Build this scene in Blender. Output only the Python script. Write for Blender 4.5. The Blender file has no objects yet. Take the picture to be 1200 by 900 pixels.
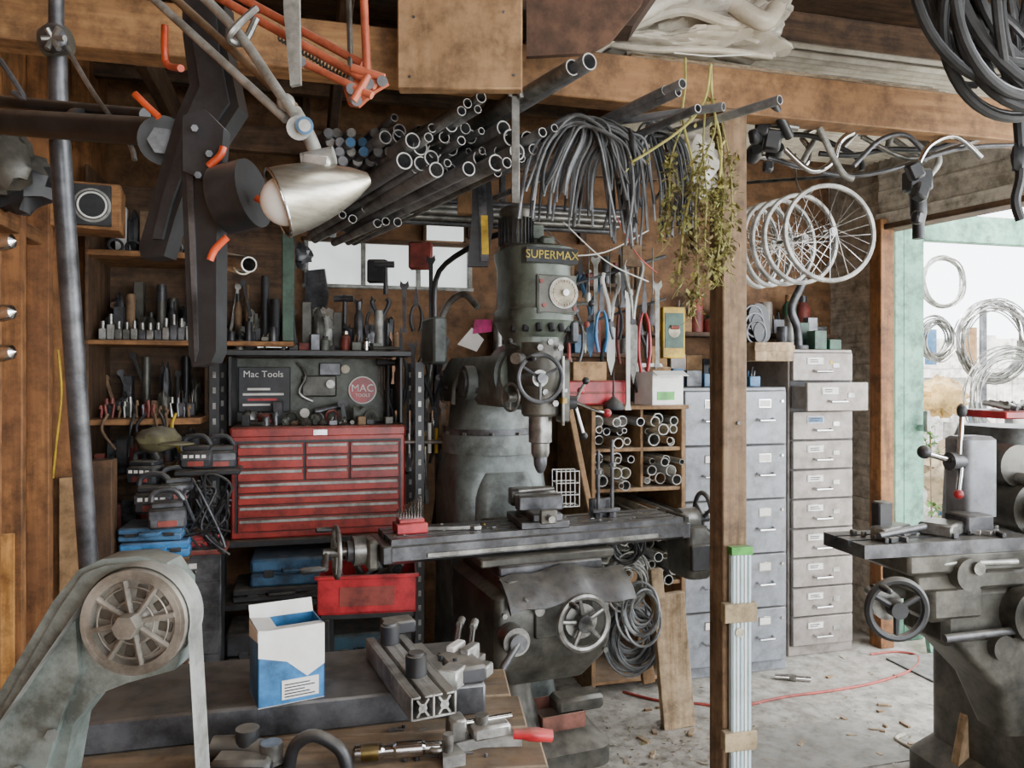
import bpy, math, random
from mathutils import Matrix, Vector, noise
random.seed(7)
F=900.; CX=600.; HV=440.; H=1.5
def P(u,v,D): return Vector(((u-CX)/F*D, D, H-(v-HV)/F*D))
def RZ(d): return Matrix.Rotation(math.radians(d),4,'Z')
def RX(d): return Matrix.Rotation(math.radians(d),4,'X')
def RY(d): return Matrix.Rotation(math.radians(d),4,'Y')
def T(*a):
    return Matrix.Translation(a[0] if len(a)==1 else a)
ROOM=RZ(15)
def RM(r,b,z): return ROOM@Vector((r,b,z))
def R_(a,b): return random.uniform(a,b)

# ---------------------------------------------------------------- materials
def lin(h):
    if isinstance(h,str):
        h=h.lstrip('#'); c=[int(h[i:i+2],16)/255 for i in (0,2,4)]
    else: c=list(h)
    return [x/12.92 if x<=.04045 else ((x+.055)/1.055)**2.4 for x in c]
_mc={}
def mat(name,c,rough=.55,metal=0.,c2=None,scale=9.,bump=.15,stretch=(1,1,1),alpha=1.,emit=0.,detail=6,trans=0.,pos=(.35,.68),c3=None,dust=.34,grime=.36):
    if name in _mc: return _mc[name]
    m=bpy.data.materials.new(name); m.use_nodes=True
    nt=m.node_tree; N=nt.nodes; L=nt.links
    b=N['Principled BSDF']
    a=lin(c)
    d=lin(c2) if c2 else [x*.62 for x in a]
    tc=N.new('ShaderNodeTexCoord'); mp=N.new('ShaderNodeMapping'); mp.inputs['Scale'].default_value=stretch
    L.new(tc.outputs['Object'],mp.inputs['Vector'])
    nz=N.new('ShaderNodeTexNoise'); nz.inputs['Scale'].default_value=scale; nz.inputs['Detail'].default_value=detail; nz.inputs['Roughness'].default_value=.62
    L.new(mp.outputs[0],nz.inputs['Vector'])
    rp=N.new('ShaderNodeValToRGB'); e=rp.color_ramp.elements
    e[0].position=pos[0]; e[0].color=(*d,1); e[1].position=pos[1]; e[1].color=(*a,1)
    L.new(nz.outputs['Fac'],rp.inputs[0])
    out=rp.outputs[0]
    def mix(fac,x,y,bt='MIX'):
        mx=N.new('ShaderNodeMix'); mx.data_type='RGBA'; mx.blend_type=bt
        if hasattr(fac,'is_output'): L.new(fac,mx.inputs[0])
        else: mx.inputs[0].default_value=fac
        L.new(x,mx.inputs[6])
        if hasattr(y,'is_output'): L.new(y,mx.inputs[7])
        else: mx.inputs[7].default_value=(*y,1)
        return mx.outputs[2]
    def ramp(src,p0,p1,v0=(0,0,0),v1=(1,1,1)):
        r=N.new('ShaderNodeValToRGB'); r.color_ramp.elements[0].position=p0; r.color_ramp.elements[1].position=p1
        r.color_ramp.elements[0].color=(*v0,1); r.color_ramp.elements[1].color=(*v1,1); L.new(src,r.inputs[0]); return r.outputs[0]
    if c3:
        n2=N.new('ShaderNodeTexNoise'); n2.inputs['Scale'].default_value=1.7; n2.inputs['Detail'].default_value=4
        L.new(tc.outputs['Object'],n2.inputs['Vector'])
        out=mix(ramp(n2.outputs['Fac'],.42,.66),out,lin(c3))
    if grime:
        n3=N.new('ShaderNodeTexNoise'); n3.inputs['Scale'].default_value=13; n3.inputs['Detail'].default_value=9; n3.inputs['Roughness'].default_value=.7
        L.new(tc.outputs['Object'],n3.inputs['Vector'])
        g=1-grime*1.6
        out=mix(1.,out,ramp(n3.outputs['Fac'],.36,.58,(g,g*.97,g*.92),(1,1,1)),'MULTIPLY')
    if dust:
        ge=N.new('ShaderNodeNewGeometry'); sp=N.new('ShaderNodeSeparateXYZ'); L.new(ge.outputs['Normal'],sp.inputs[0])
        r=ramp(sp.outputs[2],.35,1.,(0,0,0),(dust*1.5,)*3)
        n4=N.new('ShaderNodeTexNoise'); n4.inputs['Scale'].default_value=22; n4.inputs['Detail'].default_value=8
        L.new(tc.outputs['Object'],n4.inputs['Vector'])
        f=mix(1.,r,ramp(n4.outputs['Fac'],.3,.62,(.25,)*3,(1,1,1)),'MULTIPLY')
        out=mix(f,out,lin('a39c8e'))
    L.new(out,b.inputs['Base Color'])
    b.inputs['Roughness'].default_value=rough; b.inputs['Metallic'].default_value=metal
    if bump:
        bp=N.new('ShaderNodeBump'); bp.inputs['Strength'].default_value=bump; bp.inputs['Distance'].default_value=.004
        L.new(nz.outputs['Fac'],bp.inputs['Height']); L.new(bp.outputs[0],b.inputs['Normal'])
    if alpha<1: b.inputs['Alpha'].default_value=alpha
    if trans: b.inputs['Transmission Weight'].default_value=trans
    if emit:
        b.inputs['Emission Color'].default_value=(*a,1); b.inputs['Emission Strength'].default_value=emit
    _mc[name]=m; return m
def wood(name,c,c2,axis,rough=.75,c3=None,sc=3.):
    s={'x':(1,14,14),'y':(14,1,14),'z':(14,14,1)}[axis]
    return mat(name,c,rough,0,c2,sc,.35,s,c3=c3,detail=8,pos=(.33,.66),dust=.15)

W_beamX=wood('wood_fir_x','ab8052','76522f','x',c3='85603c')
W_orZ=wood('wood_orange_z','a87443','684423','z',c3='7c5232')
W_orX=wood('wood_orange_x','ac7c4e','6e4928','x')
W_orY=wood('wood_orange_y','96683a','583820','y')
W_sunZ=wood('wood_painted_sun_z','e2a860','a26a2c','z')  # paler copy of the orange wood, sunlight painted into its colour
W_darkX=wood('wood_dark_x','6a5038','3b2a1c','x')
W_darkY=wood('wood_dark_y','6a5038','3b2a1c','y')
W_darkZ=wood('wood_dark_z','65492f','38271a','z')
W_ply=mat('plywood','916c49',.8,0,'6c4c30',3,.2,(1,1,6),c3='745438',grime=.35)
W_plyl=mat('plywood_light','a98660',.8,0,'806242',3,.2,(5,1,1),c3='8f6e4c',grime=.35)
W_postZ=wood('wood_post_weathered','957a5b','5e472e','z',c3='755b42')
W_grayY=wood('wood_siding_y','e4dfd2','b0a898','y',c3='ccc5b5')
W_grayX=wood('wood_siding','bdb6a6','857d6e','x',c3='9f9685')
W_plank=wood('wood_plank_pale','c2aa8a','967a56','z')
W_fence=wood('wood_fence','f4f2ee','d4d0c8','z')
W_bench=wood('wood_bench','8a6e4e','4e3b26','x',c3='685238')
M_conc=mat('concrete','c4c0b6',.9,0,'9c978b',6,.3,c3='aca599',grime=.34,dust=0)
M_ground=mat('outside_ground','d8d2c4',.95,0,'b0a894',6,.3)
M_millg=mat('paint_machine_green_grey','838b88',.42,.15,'59615e',7,.12,c3='67706d')
M_millhead=mat('paint_machine_head','737b71',.4,.15,'576056',5,.1)
M_milld=mat('oily_cast_iron','5c5b53',.42,.35,'33322d',10,.25,c3='6a675e')
M_steel=mat('bare_steel','a8a8a4',.34,.7,'74736e',14,.1)
M_steeld=mat('dark_steel','6e6f72',.38,.5,'434448',12,.12)
M_cut=mat('cut_steel_end','d0d0cc',.3,.4,'a8a8a4',14,.02,dust=0,grime=.1)
M_chrome=mat('chrome','d4d4d4',.15,1.,'b4b4b4',9,.02,dust=.1,grime=.1)
M_alu=mat('aluminium','cacac6',.38,.6,'a2a29e',14,.06)
M_alum=mat('aluminium_matte','b5b5b0',.5,.4,'8c8d86',16,.1)
M_blk=mat('black_paint','303133',.42,.1,'1d1e20',9,.08,dust=.4)
M_blkg=mat('black_plastic','38393c',.5,0,'232427',9,.05,dust=.4)
M_rub=mat('rubber_black','38393a',.65,0,'222324',9,.1)
M_tubs=mat('tube_steel_grey','979a9e',.4,.3,'666a6e',6,.08)
M_tubl=mat('tube_steel_bright','b4b7b9',.38,.4,'868a8c',6,.08)
M_red=mat('toolbox_red','b43a30',.36,.05,'8f2a24',6,.05,dust=.4)
M_red2=mat('red_plastic','c83038',.38,0,'a02028',6,.03)
M_redd=mat('dull_red','98443a',.55,0,'703028',6,.1)
M_orange=mat('orange_paint','d9562c',.35,0,'b8421e',7,.03)
M_salmon=mat('salmon_paint','d07050',.4,.1,'a85238',9,.05)
M_blue=mat('blue_plastic','3a86c4',.45,0,'2c6ca0',6,.03)
M_blue2=mat('blue_case','4a7ba4',.5,0,'365e80',6,.03)
M_teal=mat('turquoise_paint','86b39f',.6,0,'649a82',5,.15,c3='72a48e')
M_white=mat('white_card','ecece8',.6,0,'d8d8d4',5,.02,dust=.1,grime=.06)
M_paper=mat('paper_label','efeee8',.7,0,'dedcd4',20,.0,dust=0,grime=.1)
M_cream=mat('cream','d8d0b8',.6,0,'bfb79f',6,.05)
M_card=mat('cardboard','b08c62',.8,0,'94724c',7,.06)
M_cabg=mat('cabinet_grey_paint','94989e',.42,.1,'7e8288',4,.04,grime=.24)
M_cabt=mat('cabinet_taupe_paint','a0978f',.42,.1,'887f78',4,.04,grime=.24)
M_cabd=mat('cabinet_gap','4a4a4c',.6,.1,'38383a',6,0)
M_arm=mat('grinder_grey_green','8d9792',.5,.15,'6a7570',8,.15,c3='7a8580',grime=.42)
M_pul=mat('pulley_cast','a39f94',.5,.4,'77736a',18,.2)
M_yel=mat('yellow','d8b422',.5,0,'b08e14',6,.02)
M_plant=mat('dry_plant','9c9a5c',.8,0,'72703c',30,.1,dust=0,grime=.1)
M_stem=mat('dry_stem','bdb668',.8,0,'8e884a',30,.1,dust=0,grime=.1)
M_leafd=mat('dry_leaf_brown','887d52',.85,0,'605838',30,.1,dust=0,grime=.1)
M_hose=mat('grey_housing','797c7e',.5,.1,'5a5d5e',6,.05)
M_hosed=mat('dark_housing','4c4f51',.5,.1,'35383a',6,.05)
M_plas=mat('plastic_film','d8d5cc',.22,0,'aeaa9e',8,.5,c3='c8bfac',grime=.15)
M_corr=mat('corrugated_metal','dcd6c8',.5,.1,'aca698',6,.1,c3='c2bbab',grime=.2)
M_tape=mat('masking_tape','b39f7c',.7,0,'9c8a68',12,.05)
M_tube=mat('polycarbonate_strip','cddade',.35,0,'a8c2cc',3,.03,(20,20,.6),grime=.1)
M_green=mat('green_tape','4fb13c',.5,0,'3c9430',6,0)
M_brass=mat('brass','b59a5a',.35,.9,'7d6a3c',12,.05)
M_glassw=mat('bulb_glass','f2f2ee',.25,0,'e6e6e2',5,0,dust=0,grime=0)
M_win=mat('window_film','e2e8e6',.6,0,'bcc6c4',5,.1,emit=1.2,dust=0)  # emission imitates daylight coming through the film
M_panel=mat('grey_green_panel','6e736b',.55,.15,'50554d',6,.15)
M_dkgreen=mat('dark_green','3f6b56',.5,0,'2c4c3c',6,.05)
M_cord=mat('red_cord','c4584c',.6,0,'a8453c',6,0,dust=0)
M_ylt=mat('yellow_lettering','d9c45a',.6,0,'c8b248',6,0,dust=0)
M_tan=mat('leather_tan','8a6f52',.7,0,'644c34',8,.1)
M_pinkpan=mat('oxide_red_pan','8d5a4e',.6,.1,'66402f',8,.15)

# ---------------------------------------------------------------- builder
class B:
    def __init__(s,name,M=None):
        s.name=name; s.V=[]; s.Fa=[]; s.MI=[]; s.mats=[]; s.free=M is None; s.M=M or Matrix(); s.X=Matrix()
    def add(s,vs,fs,m):
        o=len(s.V); X=s.X
        s.V.extend([X@Vector(v) for v in vs])
        if m not in s.mats: s.mats.append(m)
        k=s.mats.index(m)
        for f in fs: s.Fa.append([i+o for i in f]); s.MI.append(k)
    def box(s,c,size,m,bev=.003,rot=None,M=None):
        hx,hy,hz=[x/2 for x in size]; k=min(bev,hx*.45,hy*.45,hz*.45)
        Q=T(Vector(c))
        if rot: Q=Q@RZ(rot[2])@RY(rot[1])@RX(rot[0])
        if M: Q=M@Q
        vs=[];idx={};fs=[]
        if k<=0: k=1e-5
        for sx in(-1,1):
            for sy in(-1,1):
                for sz in(-1,1):
                    idx[sx,sy,sz]=len(vs)
                    vs+= [Vector((sx*hx,sy*(hy-k),sz*(hz-k))),Vector((sx*(hx-k),sy*hy,sz*(hz-k))),Vector((sx*(hx-k),sy*(hy-k),sz*hz))]
        S=(-1,1)
        for a in range(3):
            o=[(-1,-1),(1,-1),(1,1),(-1,1)]
            for sg in S:
                f=[]
                for p,q in o:
                    t=[0,0,0]; t[a]=sg; t[(a+1)%3]=p; t[(a+2)%3]=q
                    f.append(idx[tuple(t)]+a)
                fs.append(f)
            b=(a+1)%3;c2=(a+2)%3
            for p in S:
                for q in S:
                    t=[0,0,0];t[a]=-1;t[b]=p;t[c2]=q;i0=idx[tuple(t)];t[a]=1;i1=idx[tuple(t)]
                    fs.append([i0+b,i1+b,i1+c2,i0+c2])
        for i in idx.values(): fs.append([i,i+1,i+2])
        g=[]
        for f in fs:
            n=(vs[f[1]]-vs[f[0]]).cross(vs[f[2]]-vs[f[1]]); cc=sum((vs[i] for i in f),Vector())
            g.append(f if n.dot(cc)>0 else f[::-1])
        s.add([Q@v for v in vs],g,m)
    def b3(s,x0,x1,y0,y1,z0,z1,m,bev=.003):
        s.box(((x0+x1)/2,(y0+y1)/2,(z0+z1)/2),(abs(x1-x0),abs(y1-y0),abs(z1-z0)),m,bev)
    def frame(s,d):
        d=d.normalized(); a=Vector((0,0,1)) if abs(d.z)<.9 else Vector((1,0,0))
        x=a.cross(d).normalized(); return x,d.cross(x)
    def cyl(s,a,b,r,m,r2=None,seg=16,caps=True):
        a=Vector(a);b=Vector(b); r2=r if r2 is None else r2
        x,y=s.frame(b-a); vs=[]
        for p,q in((a,r),(b,r2)):
            for i in range(seg):
                t=2*math.pi*i/seg; vs.append(p+x*math.cos(t)*q+y*math.sin(t)*q)
        fs=[[i,(i+1)%seg,seg+(i+1)%seg,seg+i] for i in range(seg)]
        if caps: fs+=[list(range(seg))[::-1],list(range(seg,2*seg))]
        s.add(vs,fs,m)
    def pipe(s,a,b,r,m,th=None,seg=16,cut=None):
        a=Vector(a);b=Vector(b);th=th or r*.16;x,y=s.frame(b-a);vs=[]
        for p,q in((a,r),(b,r),(b,r-th),(a,r-th)):
            for i in range(seg):
                t=2*math.pi*i/seg; vs.append(p+x*math.cos(t)*q+y*math.sin(t)*q)
        fs=[];ring=[]
        for k in range(4):
            o=k*seg;n=((k+1)%4)*seg
            l=[[o+i,o+(i+1)%seg,n+(i+1)%seg,n+i] for i in range(seg)]
            if cut and k==3: ring=l
            else: fs+=l
        s.add(vs,fs,m)
        if ring: 
            s.add(vs[3*seg:]+vs[:seg],[[i,(i+1)%seg,seg+(i+1)%seg,seg+i] for i in range(seg)],cut)
    def lathe(s,prof,m,at=(0,0,0),axis=(0,0,1),seg=24):
        at=Vector(at);d=Vector(axis).normalized();x,y=s.frame(d);vs=[];n=len(prof)
        for r,h in prof:
            for i in range(seg):
                t=2*math.pi*i/seg; vs.append(at+d*h+x*math.cos(t)*r+y*math.sin(t)*r)
        fs=[]
        for k in range(n-1):
            fs+=[[k*seg+i,k*seg+(i+1)%seg,(k+1)*seg+(i+1)%seg,(k+1)*seg+i] for i in range(seg)]
        if prof[0][0]>1e-4: fs.append(list(range(seg))[::-1])
        if prof[-1][0]>1e-4: fs.append([(n-1)*seg+i for i in range(seg)])
        s.add(vs,fs,m)
    def shell(s,prof,m,at,axis,th=.002,seg=32):
        pr=prof+[(max(r-th,.0005),h) for r,h in prof[::-1]]
        at=Vector(at);d=Vector(axis).normalized();x,y=s.frame(d);vs=[];n=len(pr)
        for r,h in pr:
            for i in range(seg):
                t=2*math.pi*i/seg; vs.append(at+d*h+x*math.cos(t)*r+y*math.sin(t)*r)
        fs=[]
        for k in range(n-1):
            fs+=[[k*seg+i,k*seg+(i+1)%seg,(k+1)*seg+(i+1)%seg,(k+1)*seg+i] for i in range(seg)]
        s.add(vs,fs,m)
    def tube(s,pts,r,m,seg=8,closed=False,sm=0,flat=None):
        pts=[Vector(p) for p in pts]
        if sm:
            q=[];n=len(pts)
            rng=range(n if closed else n-1)
            for i in rng:
                if closed: p0,p1,p2,p3=pts[i-1],pts[i],pts[(i+1)%n],pts[(i+2)%n]
                else: p0,p1,p2,p3=pts[max(i-1,0)],pts[i],pts[i+1],pts[min(i+2,n-1)]
                for k in range(sm):
                    t=k/sm
                    q.append(.5*((2*p1)+(p2-p0)*t+(2*p0-5*p1+4*p2-p3)*t*t+(3*p1-p0-3*p2+p3)*t**3))
            if not closed: q.append(pts[-1])
            pts=q
        n=len(pts);vs=[]
        def tan(i):
            a=pts[(i-1)%n] if closed else pts[max(i-1,0)]; b=pts[(i+1)%n] if closed else pts[min(i+1,n-1)]
            d=b-a
            return d.normalized() if d.length>1e-9 else Vector((0,0,1))
        x,_=s.frame(tan(0))
        for i in range(n):
            d=tan(i); x=(x-d*x.dot(d)); x=x.normalized() if x.length>1e-6 else s.frame(d)[0]; y=d.cross(x)
            rr=r[i*len(r)//n] if isinstance(r,(list,tuple)) else r
            for k in range(seg):
                t=2*math.pi*k/seg; vs.append(pts[i]+x*math.cos(t)*rr+y*math.sin(t)*rr*(flat or 1))
        fs=[]
        for i in range(n if closed else n-1):
            j=(i+1)%n
            fs+=[[i*seg+k,i*seg+(k+1)%seg,j*seg+(k+1)%seg,j*seg+k] for k in range(seg)]
        if not closed: fs+=[list(range(seg))[::-1],[(n-1)*seg+k for k in range(seg)]]
        s.add(vs,fs,m)
    def ring(s,c,R,r,m,axis=(0,0,1),seg=32,ts=8,a0=0,a1=360):
        c=Vector(c);x,y=s.frame(Vector(axis)); full=abs(a1-a0)>=360
        n=seg
        pts=[c+x*math.cos(t)*R+y*math.sin(t)*R for t in [math.radians(a0+(a1-a0)*i/(n if full else n-1)) for i in range(n)]]
        s.tube(pts,r,m,ts,closed=full)
    def sph(s,c,r,m,sc=(1,1,1),seg=14,rot=None,nz=0,nf=3):
        c=Vector(c);vs=[];k=seg//2
        for j in range(k+1):
            ph=math.pi*j/k
            for i in range(seg):
                t=2*math.pi*i/seg
                v=Vector((math.sin(ph)*math.cos(t),math.sin(ph)*math.sin(t),math.cos(ph)))
                q=1
                if nz: q=1+nz*noise.noise(v*nf+c*9)+nz*.4*noise.noise(v*nf*3+c*5)
                v=Vector((v.x*sc[0],v.y*sc[1],v.z*sc[2]))*r*q
                if rot: v=(RZ(rot[2])@RY(rot[1])@RX(rot[0]))@v
                vs.append(c+v)
        fs=[[j*seg+i,(j+1)*seg+i,(j+1)*seg+(i+1)%seg,j*seg+(i+1)%seg] for j in range(k) for i in range(seg)]
        s.add(vs,fs,m)
    def prism(s,poly,th,m,M=None):
        M=M or Matrix();n=len(poly)
        ar=sum(poly[i][0]*poly[(i+1)%n][1]-poly[(i+1)%n][0]*poly[i][1] for i in range(n))
        if ar<0: poly=poly[::-1]
        vs=[M@Vector((p[0],p[1],0)) for p in poly]+[M@Vector((p[0],p[1],th)) for p in poly]
        fs=[list(range(n))[::-1],list(range(n,2*n))]+[[i,(i+1)%n,n+(i+1)%n,n+i] for i in range(n)]
        s.add(vs,fs,m)
    def plate(s,uv,D,th,m):
        pl=[((u-CX)/F*D,H-(v-HV)/F*D) for u,v in uv]
        Q=Matrix(((1,0,0,0),(0,0,-1,D+th),(0,1,0,0),(0,0,0,1)))
        s.prism(pl,th,m,Q)
    def loft(s,secs,m,seg=6):
        vs=[];n=0
        for cx,cy,z,sx,sy,rd in secs:
            ring=[]
            rd=min(rd,sx/2-.001,sy/2-.001)
            for qx,qy,a0 in((1,1,0),(-1,1,90),(-1,-1,180),(1,-1,270)):
                for k in range(seg):
                    t=math.radians(a0+90*k/(seg-1))
                    ring.append((cx+qx*(sx/2-rd)+math.cos(t)*rd,cy+qy*(sy/2-rd)+math.sin(t)*rd,z))
            n=len(ring);vs+=ring
        fs=[]
        for k in range(len(secs)-1):
            fs+=[[k*n+i,k*n+(i+1)%n,(k+1)*n+(i+1)%n,(k+1)*n+i] for i in range(n)]
        fs+=[list(range(n))[::-1],[(len(secs)-1)*n+i for i in range(n)]]
        s.add(vs,fs,m)
    def text(s,body,size,m,M,ext=.0008):
        cu=bpy.data.curves.new('t','FONT');cu.body=body;cu.size=size;cu.extrude=ext;cu.align_x='CENTER';cu.align_y='CENTER';cu.resolution_u=3
        ob=bpy.data.objects.new('t',cu)
        me=bpy.data.meshes.new_from_object(ob)
        s.add([M@v.co for v in me.vertices],[list(p.vertices) for p in me.polygons],m)
        bpy.data.objects.remove(ob);bpy.data.curves.remove(cu);bpy.data.meshes.remove(me)
    def done(s,ang=38):
        if s.free and s.V:
            xs=[v.x for v in s.V];ys=[v.y for v in s.V];zs=[v.z for v in s.V]
            c=Vector(((min(xs)+max(xs))/2,(min(ys)+max(ys))/2,min(zs)))
            s.V=[v-c for v in s.V]; s.M=T(c)
        me=bpy.data.meshes.new(s.name);me.from_pydata([tuple(v) for v in s.V],[],s.Fa)
        for m in s.mats: me.materials.append(m)
        me.polygons.foreach_set('material_index',s.MI)
        me.shade_smooth(); me.set_sharp_from_angle(angle=math.radians(ang)); me.update()
        ob=bpy.data.objects.new(s.name,me);bpy.context.scene.collection.objects.link(ob);ob.matrix_world=s.M
        return ob
FACE=RX(90)

# ---------------------------------------------------------------- room shell
o=B('floor',ROOM); o.b3(-1.0,3.2,-3,4.2,-.1,0,M_conc,0); o.done()
o=B('ground_outside',ROOM); o.b3(3.2,12,-8,12,-.12,-.02,M_ground,0); o.b3(-3,3.2,4.22,12,-.12,-.02,M_ground,0); o.b3(-3,3.2,-8,-3.1,-.12,-.02,M_ground,0); o.done()
o=B('wall_back',ROOM)
BW=4.1
o.b3(-.95,0,BW,BW+.06,0,3.0,W_ply,0);o.b3(.86,3.15,BW,BW+.06,0,3.0,W_ply,0)
o.b3(0,.86,BW,BW+.06,0,1.97,W_ply,0);o.b3(0,.86,BW,BW+.06,2.2,3.0,W_ply,0)
for r in (-.5,0.0,.86,1.5,2.2): o.b3(r-.02,r+.02,BW-.05,BW,2.24,2.95,W_darkZ)
o.done()
o=B('window_1',ROOM)
o.b3(0,.86,BW+.02,BW+.03,1.97,2.2,M_win,0)
for r in(.0,.29,.58,.86): o.b3(r-.012,r+.012,BW-.01,BW+.04,1.97,2.2,M_alum)
o.b3(-.02,.88,BW-.015,BW+.045,1.955,1.975,M_alum); o.b3(-.02,.88,BW-.015,BW+.045,2.195,2.215,W_darkX); o.done()
o=B('window_2',ROOM); o.b3(.62,.82,BW-.03,BW-.01,2.225,2.36,M_win,0); o.b3(.6,.62,BW-.035,BW-.005,2.22,2.37,W_darkZ); o.b3(.82,.84,BW-.035,BW-.005,2.22,2.37,W_darkZ); o.done()
o=B('wall_left',ROOM)
for i in range(30):
    b0=-3+i*.24
    o.b3(-.97,-.93,b0,b0+.236,0,3.0,W_orZ,.004)
for b in(1.2,1.8,2.4,2.98,3.5): o.b3(-.93,-.86,b,b+.05,0,2.9,W_orZ,.003)
o.b3(-.93,-.88,1.2,3.3,1.95,2.0,W_orY); o.done()
o=B('light_block_wall_front',ROOM); o.b3(-.97,.2,-3.04,-3,0,3.0,W_ply,0); o.b3(.2,3.2,-3.04,-3,2.5,3.0,W_ply,0); o.done()  # unseen wall added to cut sky fill from behind the camera
o=B('wall_right',ROOM)
for i in range(23):
    z=i*.13
    o.box((3.16,3.87,z+.065),(.02,.5,.14),W_grayY,.002,(0,-6,0))
o.done()
hw=RM(3.1,3.6,0)
o=B('wall_right_header',T(hw)@RZ(25))
for i in range(5):
    o.box((.04,-1.55,2.47+i*.125),(.02,3.2,.135),W_grayY,.002,(0,-6,0))
o.b3(-.03,.05,-3.1,.02,2.33,2.4,W_grayY,.004); o.b3(-.05,.07,-3.1,.02,2.3,2.33,W_darkY,.003)
o.b3(-.03,.0,-3.1,.0,2.86,2.95,W_darkY); o.done()
o=B('trim_1',ROOM); o.b3(3.04,3.13,3.54,3.63,0,2.36,W_orZ,.004); o.done()
o=B('ceiling',ROOM)
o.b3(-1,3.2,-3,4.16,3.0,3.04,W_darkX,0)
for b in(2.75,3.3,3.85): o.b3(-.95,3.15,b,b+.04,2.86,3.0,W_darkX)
o.done()
o=B('ceiling_beam',ROOM)
o.b3(-.92,3.1,2.2,2.29,2.345,2.49,W_beamX,.004); o.done()
o=B('ceiling_joist',ROOM); o.b3(-.93,-.05,1.95,1.99,2.49,2.6,W_beamX,.004); o.done()
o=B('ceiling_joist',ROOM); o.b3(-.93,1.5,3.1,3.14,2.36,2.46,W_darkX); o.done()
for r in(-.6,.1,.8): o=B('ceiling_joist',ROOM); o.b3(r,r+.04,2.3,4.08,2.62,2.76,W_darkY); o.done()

pc=P(853,440,2.47)
o=B('support_post',T(pc.x,pc.y,0)@RZ(15)); o.b3(-.043,.043,-.043,.043,0,2.345,W_postZ,.004)
o.cyl((.0,-.043,2.1),(.0,-.05,2.1),.006,M_steeld,seg=8); o.cyl((.01,-.043,1.35),(.01,-.05,1.35),.006,M_steeld,seg=8); o.done()
o=B('polycarbonate_strip_bundle',T(pc.x+.018,pc.y-.050,0)@RZ(12))
o.b3(-.034,.034,-.022,-.002,.0,.955,M_tube,.002)
for i in range(5): o.b3(-.03+i*.013,-.024+i*.013,-.026,-.022,.0,.95,M_white if i%2 else M_tube,.001)
o.b3(-.036,.036,-.028,.0,.94,.965,M_green,.001)
for z in(.36,.76): o.b3(-.06,.05,-.03,.0,z-.03,z+.03,M_tape,.002)
o.cyl((-.01,-.028,.7),(-.01,-.03,.7),.014,M_cream,seg=16); o.done()

# ---------------------------------------------------------------- outside
o=B('fence',T(2.2,6.4,-.02)@RZ(5))
for i in range(34): o.b3(i*.14,i*.14+.132,0,.02,0,1.85+R_(-.02,.02),W_fence,.002)
o.b3(0,4.8,.02,.06,.5,.6,W_fence); o.b3(0,4.8,-.05,-.01,1.5,1.58,W_fence); o.done()
o=B('turquoise_door_frame',ROOM)
o.b3(3.3,3.44,3.66,3.72,-.02,2.62,M_teal,.004); o.b3(3.24,3.30,3.66,3.72,-.02,2.6,M_teal,.004)
o.b3(3.44,5.4,3.66,3.72,2.28,2.44,M_teal,.004); o.cyl((3.4,3.65,1.2),(3.4,3.6,1.2),.02,M_chrome); o.box((3.4,3.6,1.24),(.03,.03,.12),M_steel,.006); o.done()
o=B('turquoise_board',ROOM); o.box((3.42,3.45,.11),(.34,.03,.24),M_teal,.003,(-12,0,0)); o.done()
def wheel(name,c,R,axis,mr,spk=28,rr=.009,hub=.018):
    o=B(name,T(Vector(c))); ax=Vector(axis).normalized()
    x,y=o.frame(ax)
    o.shell([(R-.010,-.010),(R,-.011),(R+.004,-.006),(R,-.0),(R+.004,.006),(R,.011),(R-.010,.010)],mr,(0,0,0),ax,.003,48)
    o.cyl(-ax*.035,ax*.035,.012,M_steel,seg=12)
    for sg in(-1,1): o.cyl(ax*.028*sg,ax*.031*sg,hub,M_alu,seg=14)
    for i in range(spk):
        t=2*math.pi*i/spk; sg=1 if i%2 else -1; t2=t+(.9 if (i//2)%2 else -.9)
        o.cyl(ax*.029*sg+(x*math.cos(t2)+y*math.sin(t2))*hub*.9,(x*math.cos(t)+y*math.sin(t))*(R-.01),.0012,M_chrome,seg=5,caps=False)
    o.ring(ax*.0,R-.011,rr*.4,mr,ax,48,6)
    return o.done()
def coil(name,c,R,n,m,axis,r=.004,jit=.03,drop=.1):
    o=B(name,T(Vector(c)))
    for i in range(n):
        a=Vector(axis)+Vector((R_(-.15,.15),R_(-.15,.15),R_(-.1,.1)))
        x,y=o.frame(a); q=R+R_(-jit,jit); cc=Vector((R_(-jit,jit),R_(-.02,.02),R_(-jit,jit)))
        pts=[cc+x*math.cos(t)*q*(1+.06*math.sin(3*t+i))+y*math.sin(t)*q*(1+drop) for t in [2*math.pi*k/28 for k in range(28)]]
        o.tube(pts,r,m,5,closed=True)
    return o.done()
coil('wire_coil',P(1165,400,5.4),.24,20,M_steel,(0,-1,0),.0045)
coil('wire_coil',P(1098,398,5.0),.11,14,M_steel,(.2,-1,0),.005,.02)
coil('wire_coil',P(1185,470,5.2),.3,14,M_steel,(.1,-1,0),.0045)
coil('wire_coil',P(1105,330,5.2),.15,6,M_alum,(.1,-1,0),.006,.01)
coil('wire_coil',P(1160,560,5.3),.2,12,M_steeld,(.1,-1,0),.005)
o=B('yellow_tarp'); o.sph(P(1105,465,5.6),.17,mat('tarp_yellow','d9b873',.6,0,'b8935a',6,.2),(1,.5,.8),20,nz=.5); o.sph(P(1135,560,5.6),.32,mat('tarp_tan','b6a586',.7,0,'8c7a5c',6,.3),(1,.4,.9),20,nz=.5); o.sph(P(1120,680,5.6),.42,mat('tarp_tan','b6a586'),(1,.5,1),20,nz=.4);o.done()
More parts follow.
